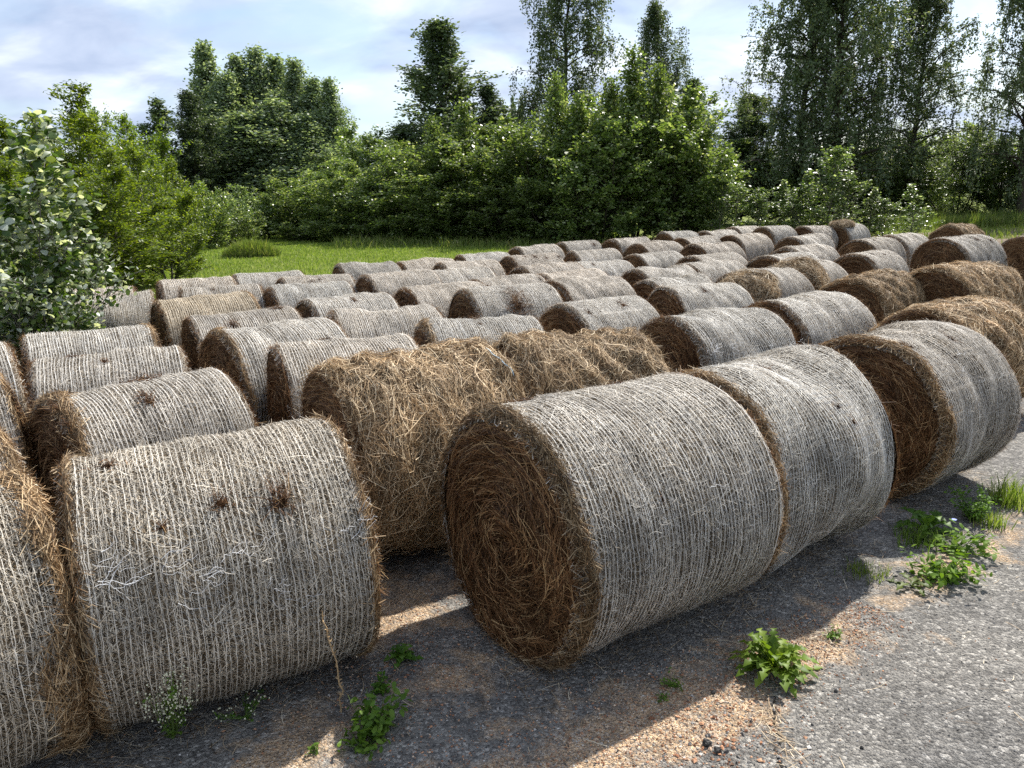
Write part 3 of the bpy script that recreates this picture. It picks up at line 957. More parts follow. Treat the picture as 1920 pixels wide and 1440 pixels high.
def meadow_mat():
    m, nt, N, L = new_mat('meadow_soil_and_grass')
    tc = N.new('ShaderNodeTexCoord')
    P = tc.outputs['Object']
    n1 = noise(N, L, P, .5, 6, .65)
    n2 = noise(N, L, P, 22, 5, .7)
    r = ramp(N, [(.3, (.11, .14, .03)), (.55, (.17, .205, .045)), (.75, (.22, .25, .07))])
    L.new(n1.outputs['Fac'], r.inputs['Fac'])
    r2 = ramp(N, [(.3, (.6, .6, .6)), (.7, (1.3, 1.3, 1.2))])
    L.new(n2.outputs['Fac'], r2.inputs['Fac'])
    c = mixrgb(N, L, 'MULTIPLY', r.outputs[0], r2.outputs[0], 1.0)
    p = N.new('ShaderNodeBsdfPrincipled')
    p.inputs['Roughness'].default_value = .9
    p.inputs['Specular IOR Level'].default_value = .1
    L.new(c, p.inputs['Base Color'])
    b = N.new('ShaderNodeBump')
    b.inputs['Strength'].default_value = 1
    b.inputs['Distance'].default_value = .08
    L.new(n2.outputs['Fac'], b.inputs['Height'])
    L.new(b.outputs[0], p.inputs['Normal'])
    out = N.new('ShaderNodeOutputMaterial')
    L.new(p.outputs[0], out.inputs[0])
    return m


def sheet(name, pts, z, mat):
    mb = MB()
    me = bpy.data.meshes.new(name)
    me.from_pydata([(x, y, z) for x, y in pts], [], [tuple(range(len(pts)))])
    me.materials.append(mat)
    o = link(name, me)
    o['kind'] = 'structure'
    return o


sheet('meadow', [(-900, -300), (900, -300), (900, 1500), (-900, 1500)], -.008, meadow_mat())
yard = [(-14, -8), (24, -8), (26, 12), (22, 27), (13.5, 30.5), (8, 30.6), (3, 25.5), (-.5, 20.5), (-3.2, 17.6), (-6, 15.2), (-7.4, 12.9), (-8.6, 11), (-12, 8.5)]
sheet('paved_yard', yard, 0.0, ground_mat())
dirt = plain_mat('bare_earth', (.16, .125, .09), .95, 3, .5, .1)
sheet('dirt_track', [(11, 31.5), (40, 30), (60, 40), (60, 47), (30, 45.5), (16, 41), (12.5, 36)], -.004, dirt)

# gravel: brick chips, pebbles, clinker
ico_v = None
def chips(name, cx, cy, size, mats_idx, mats, seed):
    """small angular stones"""
    r = np.random.default_rng(seed)
    n = len(cx)
    base = np.array([(1, 0, 0), (-1, 0, 0), (0, 1, 0), (0, -1, 0), (0, 0, 1), (0, 0, -1)], float)
    f = np.array([(0, 2, 4), (2, 1, 4), (1, 3, 4), (3, 0, 4), (2, 0, 5), (1, 2, 5), (3, 1, 5), (0, 3, 5)])
    v = base[None] * r.uniform(.55, 1.25, (n, 6, 1)) + r.normal(0, .16, (n, 6, 3))
    v *= size[:, None, None] * r.uniform(.6, 1.2, (n, 1, 3)) * np.array([1, 1, .7])
    a = r.uniform(0, 6.28, n)
    c, s = np.cos(a)[:, None], np.sin(a)[:, None]
    x = v[..., 0] * c - v[..., 1] * s
    y = v[..., 0] * s + v[..., 1] * c
    V = np.stack([x + cx[:, None], y + cy[:, None], v[..., 2] + size[:, None] * .35], -1)
    mb = MB()
    F = (f[None] + (np.arange(n) * 6)[:, None, None])
    mb.v.append(V.reshape(-1, 3))
    mb.f3.append(F.reshape(-1, 3))
    mb.m3.append(np.repeat(mats_idx, 8).astype(np.int32))
    mb.n = n * 6
    return mb.mesh(name, mats, smooth=False)


stone_m = strand_mat('stone_chips', [(0, (.05, .05, .05)), (.3, (.17, .16, .15)), (.7, (.28, .26, .23)), (1, (.55, .52, .48))], .8, .2, 0)
brick_m = strand_mat('brick_chips', [(0, (.22, .10, .055)), (.4, (.40, .20, .11)), (.8, (.52, .30, .18)), (1, (.6, .46, .33))], .85, .2, 0)
r_ = np.random.default_rng(77)
n = 15000
t = r_.uniform(-.1, 1.03, n)
off = r_.normal(0, .24, n) * (1.2 - .75 * np.clip(t, 0, 1))
gx = -.15 + 2.15 * t - .56 * off
gy = 2.52 + 1.46 * t + .83 * off
sel = r_.random(n) < .3
gx = np.where(sel, r_.normal(-.65, .4, n), gx)
gy = np.where(sel, r_.normal(3.6, .5, n), gy)
n2 = 16000
gx2 = r_.uniform(-2.2, 4.5, n2)
gy2 = 2.3 + gx2 * .35 + r_.uniform(-.7, 2.2, n2)
n3 = 260
k = r_.normal(0, 1, (n3, 2)) * .17
gx3, gy3 = .92 + k[:, 0] * 1.0, 2.92 + k[:, 1] * .9
GX = np.concatenate([gx, gx2, gx3])
GY = np.concatenate([gy, gy2, gy3])
SZ = np.concatenate([.0022 + .006 * r_.random(n) ** 3, .002 + .0055 * r_.random(n2) ** 4, .006 + .008 * r_.random(n3) ** 2])
MI = np.concatenate([(r_.random(n) < .68), (r_.random(n2) < .08), (r_.random(n3) < .6)]).astype(int)
g = link('gravel', chips('gravel', GX, GY, SZ, MI, [stone_m, brick_m], 3), color=(1, 1, 1, 1))
tag(g, 'orange brick chips and grey pebbles scattered over the asphalt', 'gravel', None, 'stuff')

# single lumps of black clinker by the crack
clink = plain_mat('clinker', (.035, .033, .03), .7, 60, .5, .4)
def lump(px, py, size, seed, label):
    p = ground(px, py)
    r = np.random.default_rng(seed)
    mb = MB()
    nu, nv = 9, 12
    U, V = np.meshgrid(np.linspace(0, pi, nu), np.linspace(0, 2 * pi, nv, endpoint=False), indexing='ij')
    rr = 1 + .18 * np.sin(3 * V + seed) * np.sin(U) + .15 * np.sin(4 * U + 2 * V) + r.normal(0, .07, U.shape) * np.sin(U)
    v = np.stack([rr * np.sin(U) * np.cos(V) * size, rr * np.sin(U) * np.sin(V) * size * .85, rr * np.cos(U) * size * .75], -1)
    mb.add(v.reshape(-1, 3), grid_faces(nu, nv, True))
    o = link('stone_lump', mb.mesh('stone_lump', [clink], False), None, (p[0], p[1], size * .6))
    tag(o, label, 'stone', 'dark stone lumps on the asphalt')


lump(1325, 1397, .020, 1, 'large black stone lump on the gravel left of the asphalt crack')
lump(1345, 1410, .017, 2, 'black stone lump just right of the largest black lump')
lump(1337, 1300, .011, 3, 'small dark stone left of the big lobed weed')
lump(1567, 1297, .009, 4, 'small dark pebble on clear asphalt right of the big lobed weed')
lump(1616, 1403, .008, 5, 'small dark pebble on the asphalt at the lower right')

# loose straw lying on the ground
def litter():
    r = np.random.default_rng(9)
    mb = MB()
    P0 = []
    for nm in ('A', 'B', 'C', 'E', 'F', 'Q4', 'D'):
        x, y, yaw, Lb, Rb = BALES[nm]
        k = 900
        a = r.uniform(-Lb / 2 - .15, Lb / 2 + .15, k)
        b = -np.abs(r.normal(.12, .26, k))
        P0.append(np.stack([x + a * cos(yaw) - b * sin(yaw), y + a * sin(yaw) + b * cos(yaw)], -1))
    k = 200
    P0.append(np.stack([r.uniform(-1.2, 4, k), r.uniform(2.6, 5.2, k)], -1))
    pc = ground(1455, 1370)
    P0.append(np.stack([pc[0] + r.normal(0, .03, 90), pc[1] + r.normal(0, .14, 90)], -1))
    pc = ground(1530, 1195)
    P0.append(np.stack([pc[0] + r.normal(0, .1, 60), pc[1] + r.normal(0, .08, 60)], -1))
    P0 = np.concatenate(P0)
    n = len(P0)
    a = r.uniform(0, 6.28, n)
    d = np.stack([np.cos(a), np.sin(a), r.normal(.02, .06, n)], -1)
    ln = (.03 + .13 * r.random(n) ** 2)[:, None]
    s = np.linspace(-.5, .5, 4)
    p = np.concatenate([P0, r.uniform(.004, .012, n)[:, None]], 1)
    cv = np.stack([-np.sin(a), np.cos(a), np.zeros(n)], -1) * r.normal(0, .8, n)[:, None]
    P = p[:, None] + d[:, None] * (ln * s)[..., None] + cv[:, None] * ((ln * s) ** 2)[..., None] * 3
    P[..., 2] = np.maximum(P[..., 2], .003)
    W = np.stack([-np.sin(a), np.cos(a), np.zeros(n)], -1)[:, None] * (np.linspace(1, .5, 4)[None, :, None] * r.uniform(.0008, .0018, n)[:, None, None])
    ribbons(mb, P, W, 0)
    o = link('straw_litter', mb.mesh('straw_litter', [MAT['straw_hay']]), color=(1, 1, 1, 1))
    tag(o, 'loose stalks of straw lying on the asphalt in front of the bales', 'straw', None, 'stuff')


litter()

# grass
blade_m = leaf_mat('grass_blades', [(0, (.09, .145, .02)), (.4, (.17, .25, .04)), (.8, (.25, .33, .07)), (1, (.40, .42, .16))], .45, .5, .3, (1.15, 1.2, .6))
tall_m = leaf_mat('tall_grass_blades', [(0, (.07, .105, .022)), (.5, (.145, .20, .045)), (.85, (.22, .26, .08)), (1, (.38, .34, .17))], .4, .5, .25, (1.3, 1.4, .5))


def blades(name, P, h, w, mat, label, seed, lean=.35, cat='grass', kind='stuff'):
    r = np.random.default_rng(seed)
    n = len(P)
    a = r.uniform(0, 6.28, n)
    ld = np.stack([np.cos(a), np.sin(a)], -1) * (np.abs(r.normal(0, lean, n)) * h)[:, None]
    b = r.uniform(0, 6.28, n)
    wv = np.stack([np.cos(b), np.sin(b), np.zeros(n)], -1) * (w * r.uniform(.6, 1.3, n))[:, None] * .5
    base = np.concatenate([P, np.zeros((n, 1)) if P.shape[1] == 2 else np.zeros((n, 0))], 1)
    tip = base + np.concatenate([ld, (h * r.uniform(.75, 1.1, n))[:, None]], 1)
    midp = base + np.concatenate([ld * .3, (h * .55)[:, None]], 1)
    v = np.stack([base - wv, base + wv, midp + wv * .8, midp - wv * .8, tip], 1).reshape(-1, 3)
    o5 = (np.arange(n) * 5)[:, None]
    mb = MB()
    mb.v.append(v)
    mb.f4.append(o5 + np.array([[0, 1, 2, 3]]))
    mb.m4.append(np.zeros(n, np.int32))
    mb.f3.append(o5 + np.array([[3, 2, 4]]))
    mb.m3.append(np.zeros(n, np.int32))
    ob = link(name, mb.mesh(name, [mat]), color=(1, 1, 1, 1))
    if kind:
        tag(ob, label, cat, None, kind)
    return ob


r_ = np.random.default_rng(5)


def inside(P, poly):
    x, y = P[:, 0], P[:, 1]
    res = np.zeros(len(P), bool)
    j = len(poly) - 1
    for i in range(len(poly)):
        xi, yi = poly[i]
        xj, yj = poly[j]
        c = ((yi > y) != (yj > y)) & (x < (xj - xi) * (y - yi) / (yj - yi + 1e-12) + xi)
        res ^= c
        j = i
    return res


n = 230000
P = np.stack([r_.uniform(-30, 9, n), r_.uniform(11, 62, n)], -1)
bear = np.degrees(np.arctan2(P[:, 0], P[:, 1]))
P = P[(bear > -28) & (bear < 8) & ~inside(P, yard)]
pn = np.sin(P[:, 0] * 1.7 + np.sin(P[:, 1] * .9) * 2) * np.sin(P[:, 1] * 1.3 + 1) * .5 + .5
blades('meadow_grass', P, (.05 + .07 * r_.random(len(P))) * (.8 + .7 * pn), np.full(len(P), .016) * (.7 + P[:, 1] / 40), blade_m,
       'short bright green grass of the meadow behind the bales', 1, .5)
# rank grass along the foot of the shrubs and on the right
n = 9000
px = r_.uniform(620, 1150, n)
Yb = r_.normal(43, 1.8, n) - (px < 820) * r_.uniform(-6, -1, n) 
P = np.stack([np.array([at(a, b) for a, b in zip(px, Yb)]), Yb], -1)
cl = .5 + .5 * np.sin(P[:, 0] * 2.3) * np.sin(P[:, 1] * 1.9 + P[:, 0])
blades('rank_grass', P, .25 + .55 * cl * r_.random(n), np.full(n, .035), tall_m, 'taller rank grass along the foot of the middle shrubs', 2, .5)
n = 15000
px = r_.uniform(1640, 1990, n)
Yb = r_.uniform(47, 56, n)
P = np.stack([np.array([at(a, b) for a, b in zip(px, Yb)]), Yb], -1)
cl = .5 + .5 * np.sin(P[:, 0] * 1.6) * np.sin(P[:, 1] * 1.2 + P[:, 0] * .7)
blades('tall_grass', P, .5 + .8 * cl * r_.random(n), np.full(n, .04), tall_m, 'tall green grass beyond the earth strip on the right', 3, .4)
n = 6000
px = r_.uniform(1500, 2000, n)
Yb = r_.uniform(32, 47, n)
P = np.stack([np.array([at(a, b) for a, b in zip(px, Yb)]), Yb], -1)
keep = np.sin(P[:, 0] * 1.1 + 2) * np.sin(P[:, 1] * .8 + P[:, 0] * .4) > .0
P = P[keep]
blades('weedy_grass', P, .15 + .3 * r_.random(len(P)), np.full(len(P), .03), tall_m, 'thin patches of weedy grass on bare earth behind the bales on the right', 4, .6)

# ------------------------------------------------------------------ trees and shrubs
bark_dark = plain_mat('dark_bark', (.055, .045, .035), .9, 30, .5, .1)
bark_grey = plain_mat('grey_bark', (.16, .145, .125), .9, 25, .45, .1)
bark_birch = plain_mat('birch_bark', (.30, .29, .27), .8, 9, .7, .2)
LEAF = {
    'poplar': leaf_mat('poplar_leaves', [(0, (0.0856, 0.127, 0.0692)), (0.5, (0.1711, 0.2328, 0.1333)), (0.85, (0.278, 0.3387, 0.2266)), (1, (0.5134, 0.5714, 0.5061))], 0.45, .45, .25),
    'dark': leaf_mat('dark_leaves', [(0, (0.0457, 0.0745, 0.0384)), (0.5, (0.0897, 0.132, 0.0641)), (0.9, (0.1549, 0.2018, 0.1175)), (1, (0.2933, 0.326, 0.2562))], 0.36, .45, .25),
    'birch': leaf_mat('birch_leaves', [(0, (0.0544, 0.0836, 0.0384)), (0.5, (0.101, 0.1444, 0.0683)), (0.85, (0.1631, 0.2051, 0.1174)), (1, (0.2794, 0.3038, 0.2134))], 0.33, .45, .22),
    'shrub': leaf_mat('shrub_leaves', [(0, (0.0619, 0.1032, 0.0273)), (0.45, (0.1218, 0.1783, 0.0501)), (0.82, (0.1883, 0.2534, 0.0821)), (1, (0.4205, 0.4504, 0.2734))], 0.50, .36, .4),
    'maple': leaf_mat('ash_maple_leaves', [(0, (0.0668, 0.1114, 0.0119)), (0.5, (0.1263, 0.1857, 0.0223)), (0.85, (0.1782, 0.2376, 0.0327)), (1, (0.2525, 0.297, 0.0743))], 0.50, .42, .4, (1.5, 1.45, .4)),
    'aspen': leaf_mat('aspen_leaves', [(0, (0.0661, 0.1174, 0.0253)), (0.5, (0.1125, 0.1724, 0.046)), (0.75, (0.1587, 0.2208, 0.0747)), (0.9, (0.3174, 0.3864, 0.23)), (1, (0.4761, 0.5382, 0.368))], 0.50, .32, .6),
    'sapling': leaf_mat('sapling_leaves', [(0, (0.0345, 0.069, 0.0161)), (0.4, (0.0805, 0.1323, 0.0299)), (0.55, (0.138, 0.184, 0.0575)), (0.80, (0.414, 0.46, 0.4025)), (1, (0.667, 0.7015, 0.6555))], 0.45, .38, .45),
    'weed': leaf_mat('weed_leaves', [(0, (.06, .12, .014)), (.6, (.12, .21, .028)), (1, (.18, .27, .05))], .4, .5, .25),
}


def leaves(mb, C, size, r, mat=1, aspect=.62, up=.4, dirs=None, shape='diamond'):
    """one small leaf face per point, free orientation"""
    n = len(C)
    if n == 0:
        return
    nrm = r.normal(size=(n, 3))
    nrm[:, 2] = np.abs(nrm[:, 2]) + up
    nrm = unit(nrm)
    a = r.normal(size=(n, 3)) if dirs is None else dirs + r.normal(0, .45, (n, 3))
    a = unit(a - nrm * np.sum(a * nrm, 1)[:, None])
    b = np.cross(nrm, a)
    l = (size * r.uniform(.65, 1.3, n))[:, None]
    w = l * aspect
    if shape == 'diamond':
        v = np.stack([C - a * l * .5, C + b * w * .5 - a * l * .05, C + a * l * .5, C - b * w * .5 - a * l * .05], 1)
        f = (np.arange(n) * 4)[:, None] + np.arange(4)[None]
        mb.add(v.reshape(-1, 3), f, mat)
    else:  # ovate leaf folded along its midrib
        prof = [(-.5, 0), (-.38, .34), (-.12, .5), (.2, .34), (.5, 0)]
        L_ = [C + a * l * p + b * w * q + nrm * l * .16 * q for p, q in prof]
        R_ = [C + a * l * p - b * w * q + nrm * l * .16 * q for p, q in prof[1:-1]]
        v = np.stack(L_ + R_, 1).reshape(-1, 3)
        o = (np.arange(n) * 8)[:, None]
        f4 = np.concatenate([o + np.array([[1, 2, 6, 5]]), o + np.array([[2, 3, 7, 6]])])
        f3 = np.concatenate([o + np.array([[0, 1, 5]]), o + np.array([[3, 4, 7]])])
        k = mb.n
        mb.add(v, f4, mat)
        mb.f3.append(f3 + k)
        mb.m3.append(np.full(len(f3), mat, np.int32))


def tree(seed, H, R, prof, nb, nleaf, lsize, leafkind, bark, r_trunk=.15, t0=.1, elev=(.3, 1.0), droop=0.0, curl=.15,
         subs=5, sublen=.4, scat=.22, hang=0.0, stems=1, spread=.3, up=.4, aspect=.62, shape='diamond', lean=0.0, tier=0.0):
    """tapered trunk(s) with limbs and twigs; leaves sit along the twigs"""
    r = np.random.default_rng(seed)
    wood = MB()
    crown = MB()
    twigs = []      # polyline points with weights
    for sidx in range(stems):
        az = 2 * pi * sidx / stems + r.uniform(-.5, .5)
        hs = H * (1 if sidx == 0 else r.uniform(.6, .97))
        off = np.array([cos(az), sin(az), 0]) * (R * spread if stems > 1 else 0)
        nz = 12
        zz = np.linspace(0, 1, nz)
        wx = np.cumsum(r.normal(0, .012, nz)) * hs * .5
        wy = np.cumsum(r.normal(0, .012, nz)) * hs * .5
        tp = np.stack([off[0] * (.15 + zz ** .8) + wx + lean * zz * zz * hs, off[1] * (.15 + zz ** .8) + wy, zz * hs], -1)
        rt = r_trunk * (1 if stems == 1 else .6)
        tube(wood, tp, rt, rt * .08, 7)
        m = max(4, nb // stems)
        ts = t0 + (1 - t0) * (np.arange(m) + r.uniform(0, 1, m)) / m
        if tier:
            ts = np.clip(np.round(ts / tier) * tier + r.normal(0, .006, m), t0, .99)
        for i, t in enumerate(ts):
            p0 = np.array([np.interp(t, zz, tp[:, k]) for k in range(3)])
            a = i * 2.39996 + r.uniform(-.5, .5) + sidx
            lb = R * prof(t) * r.uniform(.6, 1.22) * (1 if stems == 1 else .75)
            if lb < .05 * R:
                lb = .05 * R
            el = elev[0] + (elev[1] - elev[0]) * t + r.normal(0, .15)
            d = np.array([cos(a) * cos(el), sin(a) * cos(el), sin(el)])
            s = np.linspace(0, 1, 7)[:, None]
            side = np.array([-sin(a), cos(a), 0]) * r.normal(0, .15)
            bp = p0 + d * s * lb + np.array([0, 0, 1]) * (curl - droop) * lb * s ** 2 + side * lb * s ** 2
            rb_ = rt * (1 - t) * .45 + .012 * lb ** .5 * .6
            tube(wood, bp, rb_, rb_ * .15, 5)
            twigs.append((bp, lb * .8, .35))
            for q in range(subs):
                u = r.uniform(.2, 1)
                q0 = np.array([np.interp(u, s[:, 0], bp[:, k]) for k in range(3)])
                ls = lb * sublen * r.uniform(.5, 1.3) * (1.15 - .5 * u) + .05 * R
                dd = unit(d * .6 + r.normal(0, .55, 3) + np.array([0, 0, .15 + .3 * (el > .8)]))
                ss = np.linspace(0, 1, 5)[:, None]
                sp = q0 + dd * ss * ls - np.array([0, 0, 1.]) * droop * ls * ss ** 2 * 1.2
                tube(wood, sp, rb_ * .3 + .004, .003, 4)
                twigs.append((sp, ls, 1.0))
                if hang:
                    for _ in range(2):
                        h0 = sp[-1 - r.integers(0, 3)]
                        lh = hang * r.uniform(.35, 1.2)
                        hp = h0 + np.stack([r.normal(0, .12) * ss[:, 0] + .0, r.normal(0, .12) * ss[:, 0], -ss[:, 0] * lh], -1)
                        tube(wood, hp, .006, .003, 3)
                        twigs.append((hp, lh * 1.1, 1.0))
            # leader
        twigs.append((tp[-4:], hs * .25, .22))
    wts = np.array([max(.02, l * w) for _, l, w in twigs])
    cnt = r.multinomial(nleaf, wts / wts.sum())
    C, D = [], []
    for (bp, l, w), k in zip(twigs, cnt):
        if k == 0:
            continue
        u = r.uniform(.12, 1.03, k) * (len(bp) - 1)
        i0 = np.clip(u.astype(int), 0, len(bp) - 2)
        f = (u - i0)[:, None]
        p = bp[i0] * (1 - f) + bp[i0 + 1] * f
        C.append(p + r.normal(0, scat, (k, 3)) * np.array([1, 1, .9]))
        D.append(np.broadcast_to(unit(bp[-1] - bp[0]), (k, 3)))
    C = np.concatenate(C)
    D = np.concatenate(D)
    C[:, 2] = np.maximum(C[:, 2], .05)
    leaves(crown, C, lsize, r, 0, aspect, up, D + np.array([0, 0, -.5 if hang else 0]), shape)
    Rm = float(np.percentile(np.abs(C[:, 0]), 95))
    Hm = float(np.percentile(C[:, 2], 99.7))
    return wood.mesh('trunk', [bark]), crown.mesh('crown', [LEAF[leafkind]]), Hm, Rm


def cone_p(t): return max(.06, (1 - t) ** .75 * min(1, t * 6 + .35))
def egg_p(t): return max(.08, math.sin(pi * min(1, (t * .86 + .14)) ** 1.15) ** .8)
def col_p(t): return max(.07, min(1, t * 5 + .45) * (1 - max(0, t - .45) / .55) ** .85)
def bush_p(t): return max(.15, (1 - (t * .95) ** 2.4) * (.75 + .25 * math.sin(3 * t)))
def birch_p(t): return max(.12, math.sin(pi * (t * .80 + .16)) ** .7)
def irregular_p(t): return max(.08, (1 - t) ** .75 * (.9 + .22 * math.sin(23 * t)) * min(1, .5 + 3 * t))


V = {}
V['poplar_a'] = tree(201, 20, 3.4, col_p, 110, 26000, .27, 'poplar', bark_grey, .28, .05, (.7, 1.35), 0, .5, 9, .36, .34, up=.0)
V['poplar_b'] = tree(202, 20, 3.0, col_p, 100, 20000, .27, 'poplar', bark_grey, .25, .08, (.7, 1.35), 0, .55, 9, .34, .30, up=.0)
V['shoot_a'] = tree(220, 9, 2.0, col_p, 60, 7500, .17, 'shrub', bark_dark, .08, .04, (.5, 1.2), 0, .45, 7, .45, .17, up=.1)
V['shoot_b'] = tree(221, 9, 1.8, cone_p, 56, 6000, .17, 'shrub', bark_dark, .07, .05, (.45, 1.15), 0, .45, 7, .48, .16, up=.1)
V['alder'] = tree(203, 16, 4.4, irregular_p, 90, 32000, .18, 'dark', bark_dark, .22, .04, (.45, 1.15), 0, .35, 9, .32, .17, up=.0)
V['spruce'] = tree(204, 12, 3.0, cone_p, 80, 12000, .24, 'dark', bark_dark, .18, .03, (-.1, .5), .05, .1, 5, .35, .18, tier=.06)
V['birch_a'] = tree(205, 22, 5.2, birch_p, 70, 52000, .17, 'birch', bark_dark, .26, .14, (.45, 1.1), .35, 0, 6, .42, .11, hang=2.4, up=.0)
V['birch_b'] = tree(206, 22, 4.6, birch_p, 64, 44000, .17, 'birch', bark_dark, .24, .15, (.5, 1.15), .3, 0, 6, .42, .11, hang=2.6, up=.0, lean=.03)
V['birch_n'] = tree(207, 18, 2.6, birch_p, 54, 36000, .14, 'birch', bark_dark, .18, .2, (.3, .95), .3, 0, 6, .5, .12, hang=1.9, up=.0, lean=-.02)
V['shrub_a'] = tree(208, 9.5, 4.2, bush_p, 110, 27000, .19, 'shrub', bark_dark, .10, .03, (.4, 1.25), 0, .35, 8, .36, .12, stems=6, up=.15, spread=.5)
V['shrub_b'] = tree(209, 9.5, 3.8, egg_p, 100, 24000, .19, 'shrub', bark_dark, .10, .03, (.35, 1.25), 0, .35, 8, .36, .12, stems=5, up=.15, spread=.5)
V['shrub_c'] = tree(210, 8, 4.0, bush_p, 100, 22000, .18, 'shrub', bark_dark, .08, .02, (.2, 1.2), .05, .3, 8, .38, .12, stems=6, up=.15, spread=.5)
V['bush_a'] = tree(211, 4, 2.4, bush_p, 80, 11000, .14, 'shrub', bark_dark, .05, .02, (.3, 1.15), 0, .25, 7, .4, .08, stems=6, spread=.6)
V['bush_b'] = tree(212, 4, 2.2, bush_p, 76, 10000, .13, 'aspen', bark_dark, .05, .02, (.35, 1.15), 0, .25, 7, .4, .08, stems=5, spread=.6)
V['maple_a'] = tree(213, 7, 3.0, bush_p, 110, 30000, .145, 'maple', bark_grey, .09, .03, (.3, 1.25), .05, .25, 8, .38, .085, stems=5, spread=.5, aspect=.42, up=.6)
V['maple_b'] = tree(214, 7, 2.6, egg_p, 90, 18000, .145, 'maple', bark_grey, .08, .06, (.35, 1.25), .05, .25, 8, .38, .075, stems=3, spread=.5, aspect=.42, up=.6)
V['aspen_a'] = tree(215, 3.6, .95, egg_p, 34, 3000, .075, 'aspen', bark_grey, .025, .04, (.6, 1.15), 0, .25, 5, .42, .05, aspect=.85)
V['aspen_b'] = tree(216, 3.6, .8, cone_p, 30, 2000, .075, 'aspen', bark_grey, .022, .04, (.6, 1.15), 0, .25, 5, .42, .05, aspect=.85)
V['willow'] = tree(217, 6, 3.0, egg_p, 70, 16000, .13, 'aspen', bark_dark, .07, .02, (.3, 1.2), .05, .15, 6, .45, .17, stems=5, spread=.5, aspect=.3)
V['sapling_a'] = tree(218, 4.0, 1.5, egg_p, 60, 4200, .115, 'sapling', bark_grey, .03, .02, (.45, 1.05), .1, .15, 6, .42, .065, stems=4, spread=.45, aspect=.86, shape='ovate', up=.7)
V['sapling_b'] = tree(219, 2.2, 1.5, bush_p, 56, 4200, .085, 'sapling', bark_grey, .02, .02, (.2, .95), .1, .1, 6, .45, .065, stems=5, spread=.55, aspect=.8, shape='ovate', up=.6)

tree_count = [0]


def plant(kind, name, px, top, D, label, cat, group=None, wid=None, tint=(1, 1, 1), rot=None, hgt=None):
    """stand a tree at picture column px and distance D, as tall as its top in the picture"""
    wood, crown, H, R = V[kind]
    x = at(px, D)
    h = height_at(px, top, D) if hgt is None else hgt
    root = bpy.data.objects.new(name, None)
    root.location = (x, D, 0)
    rb = random.Random(tree_count[0] * 13 + 5)
    tree_count[0] += 1
    COL.objects.link(root)
    sz = h / H
    sx = sz if wid is None else (wid / FPX * D) / R
    rz = rb.uniform(0, 6.28) if rot is None else rot
    g = rb.uniform(.88, 1.12)
    link('trunk', wood, root, (0, 0, 0), (0, 0, rz), (sx, sx, sz), (1, 1, 1, 1))
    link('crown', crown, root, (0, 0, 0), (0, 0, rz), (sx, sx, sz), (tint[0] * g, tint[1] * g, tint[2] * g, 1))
    tag(root, label, cat, group)
    return root


GP = 'tall poplars beyond the meadow'
for px, top, D, w, k, lab in (
        (408, 84, 96, 34, 'poplar_b', 'tallest poplar at the left end of the grey green poplar clump'),
        (440, 140, 93, 40, 'poplar_a', 'broad poplar just right of the tallest one'),
        (468, 104, 95, 34, 'poplar_b', 'second tallest poplar, left of the clump centre'),
        (502, 92, 97, 36, 'poplar_a', 'tall poplar in the middle of the clump with a visible pale stem'),
        (540, 106, 98, 36, 'poplar_b', 'poplar right of the clump centre with a double tip'),
        (576, 116, 95, 34, 'poplar_a', 'dark leafy poplar at the right shoulder of the clump'),
        (607, 150, 94, 32, 'poplar_b', 'poplar on the falling right side of the clump'),
        (642, 150, 92, 27, 'poplar_b', 'thin airy poplar standing apart at the right end of the clump'),
        (520, 190, 90, 52, 'poplar_a', 'lower bushy poplar at the front of the clump'),
        (585, 215, 89, 46, 'poplar_a', 'lower leafy poplar at the front right of the clump'),
        (455, 215, 89, 50, 'poplar_b', 'lower leafy poplar at the front middle left of the clump'),
        (410, 200, 90, 44, 'poplar_a', 'lower dark poplar at the front left of the clump')):
    plant(k, 'poplar_tree', px, top, D, lab, 'tree', GP, w * 1.22)
plant('spruce', 'spruce_tree', 318, 188, 82, 'dark ragged conifer left of the poplars', 'tree', None, 52)
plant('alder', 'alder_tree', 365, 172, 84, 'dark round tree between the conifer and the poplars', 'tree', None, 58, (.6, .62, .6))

plant('alder', 'alder_tree', 852, 40, 60, 'tall dark tree with ragged pointed top in the middle of the picture', 'tree', None, 118, rot=1.0)
plant('alder', 'alder_tree', 925, 160, 62, 'smaller dark tree at the right shoulder of the tall ragged one', 'tree', None, 70)
plant('alder', 'alder_tree', 775, 235, 60, 'low dark tree at the left foot of the tall ragged one', 'tree', None, 80)
plant('spruce', 'spruce_tree', 965, 182, 110, 'left one of two tiny far pointed conifers', 'tree', None, 14)
plant('spruce', 'spruce_tree', 983, 184, 112, 'right one of two tiny far pointed conifers', 'tree', None, 14)

GB = 'drooping birches'
plant('birch_n', 'birch_tree', 1068, -170, 60, 'lone birch with drooping twigs above the tallest green shrub on its left', 'tree', GB, 74, (.8, .82, .8), rot=.6)
plant('birch_n', 'birch_tree', 1222, 8, 66, 'slender birch behind the highest shrub with its top inside the picture', 'tree', GB, 58, (.8, .82, .8), rot=2.6)
plant('birch_a', 'birch_tree', 1488, -150, 57, 'large birch with dark trunk on the left of the big birch group', 'tree', GB, 106, rot=.3)
plant('birch_a', 'birch_tree', 1585, -240, 55, 'large birch in the middle of the big group with forked trunk', 'tree', GB, 112, rot=2.2)
plant('birch_b', 'birch_tree', 1688, -60, 58, 'birch spreading to the right side of the big birch group', 'tree', GB, 74, rot=4.0)
plant('birch_a', 'birch_tree', 1925, -190, 50, 'drooping birch cut by the right edge of the picture', 'tree', GB, 90, rot=1.5)

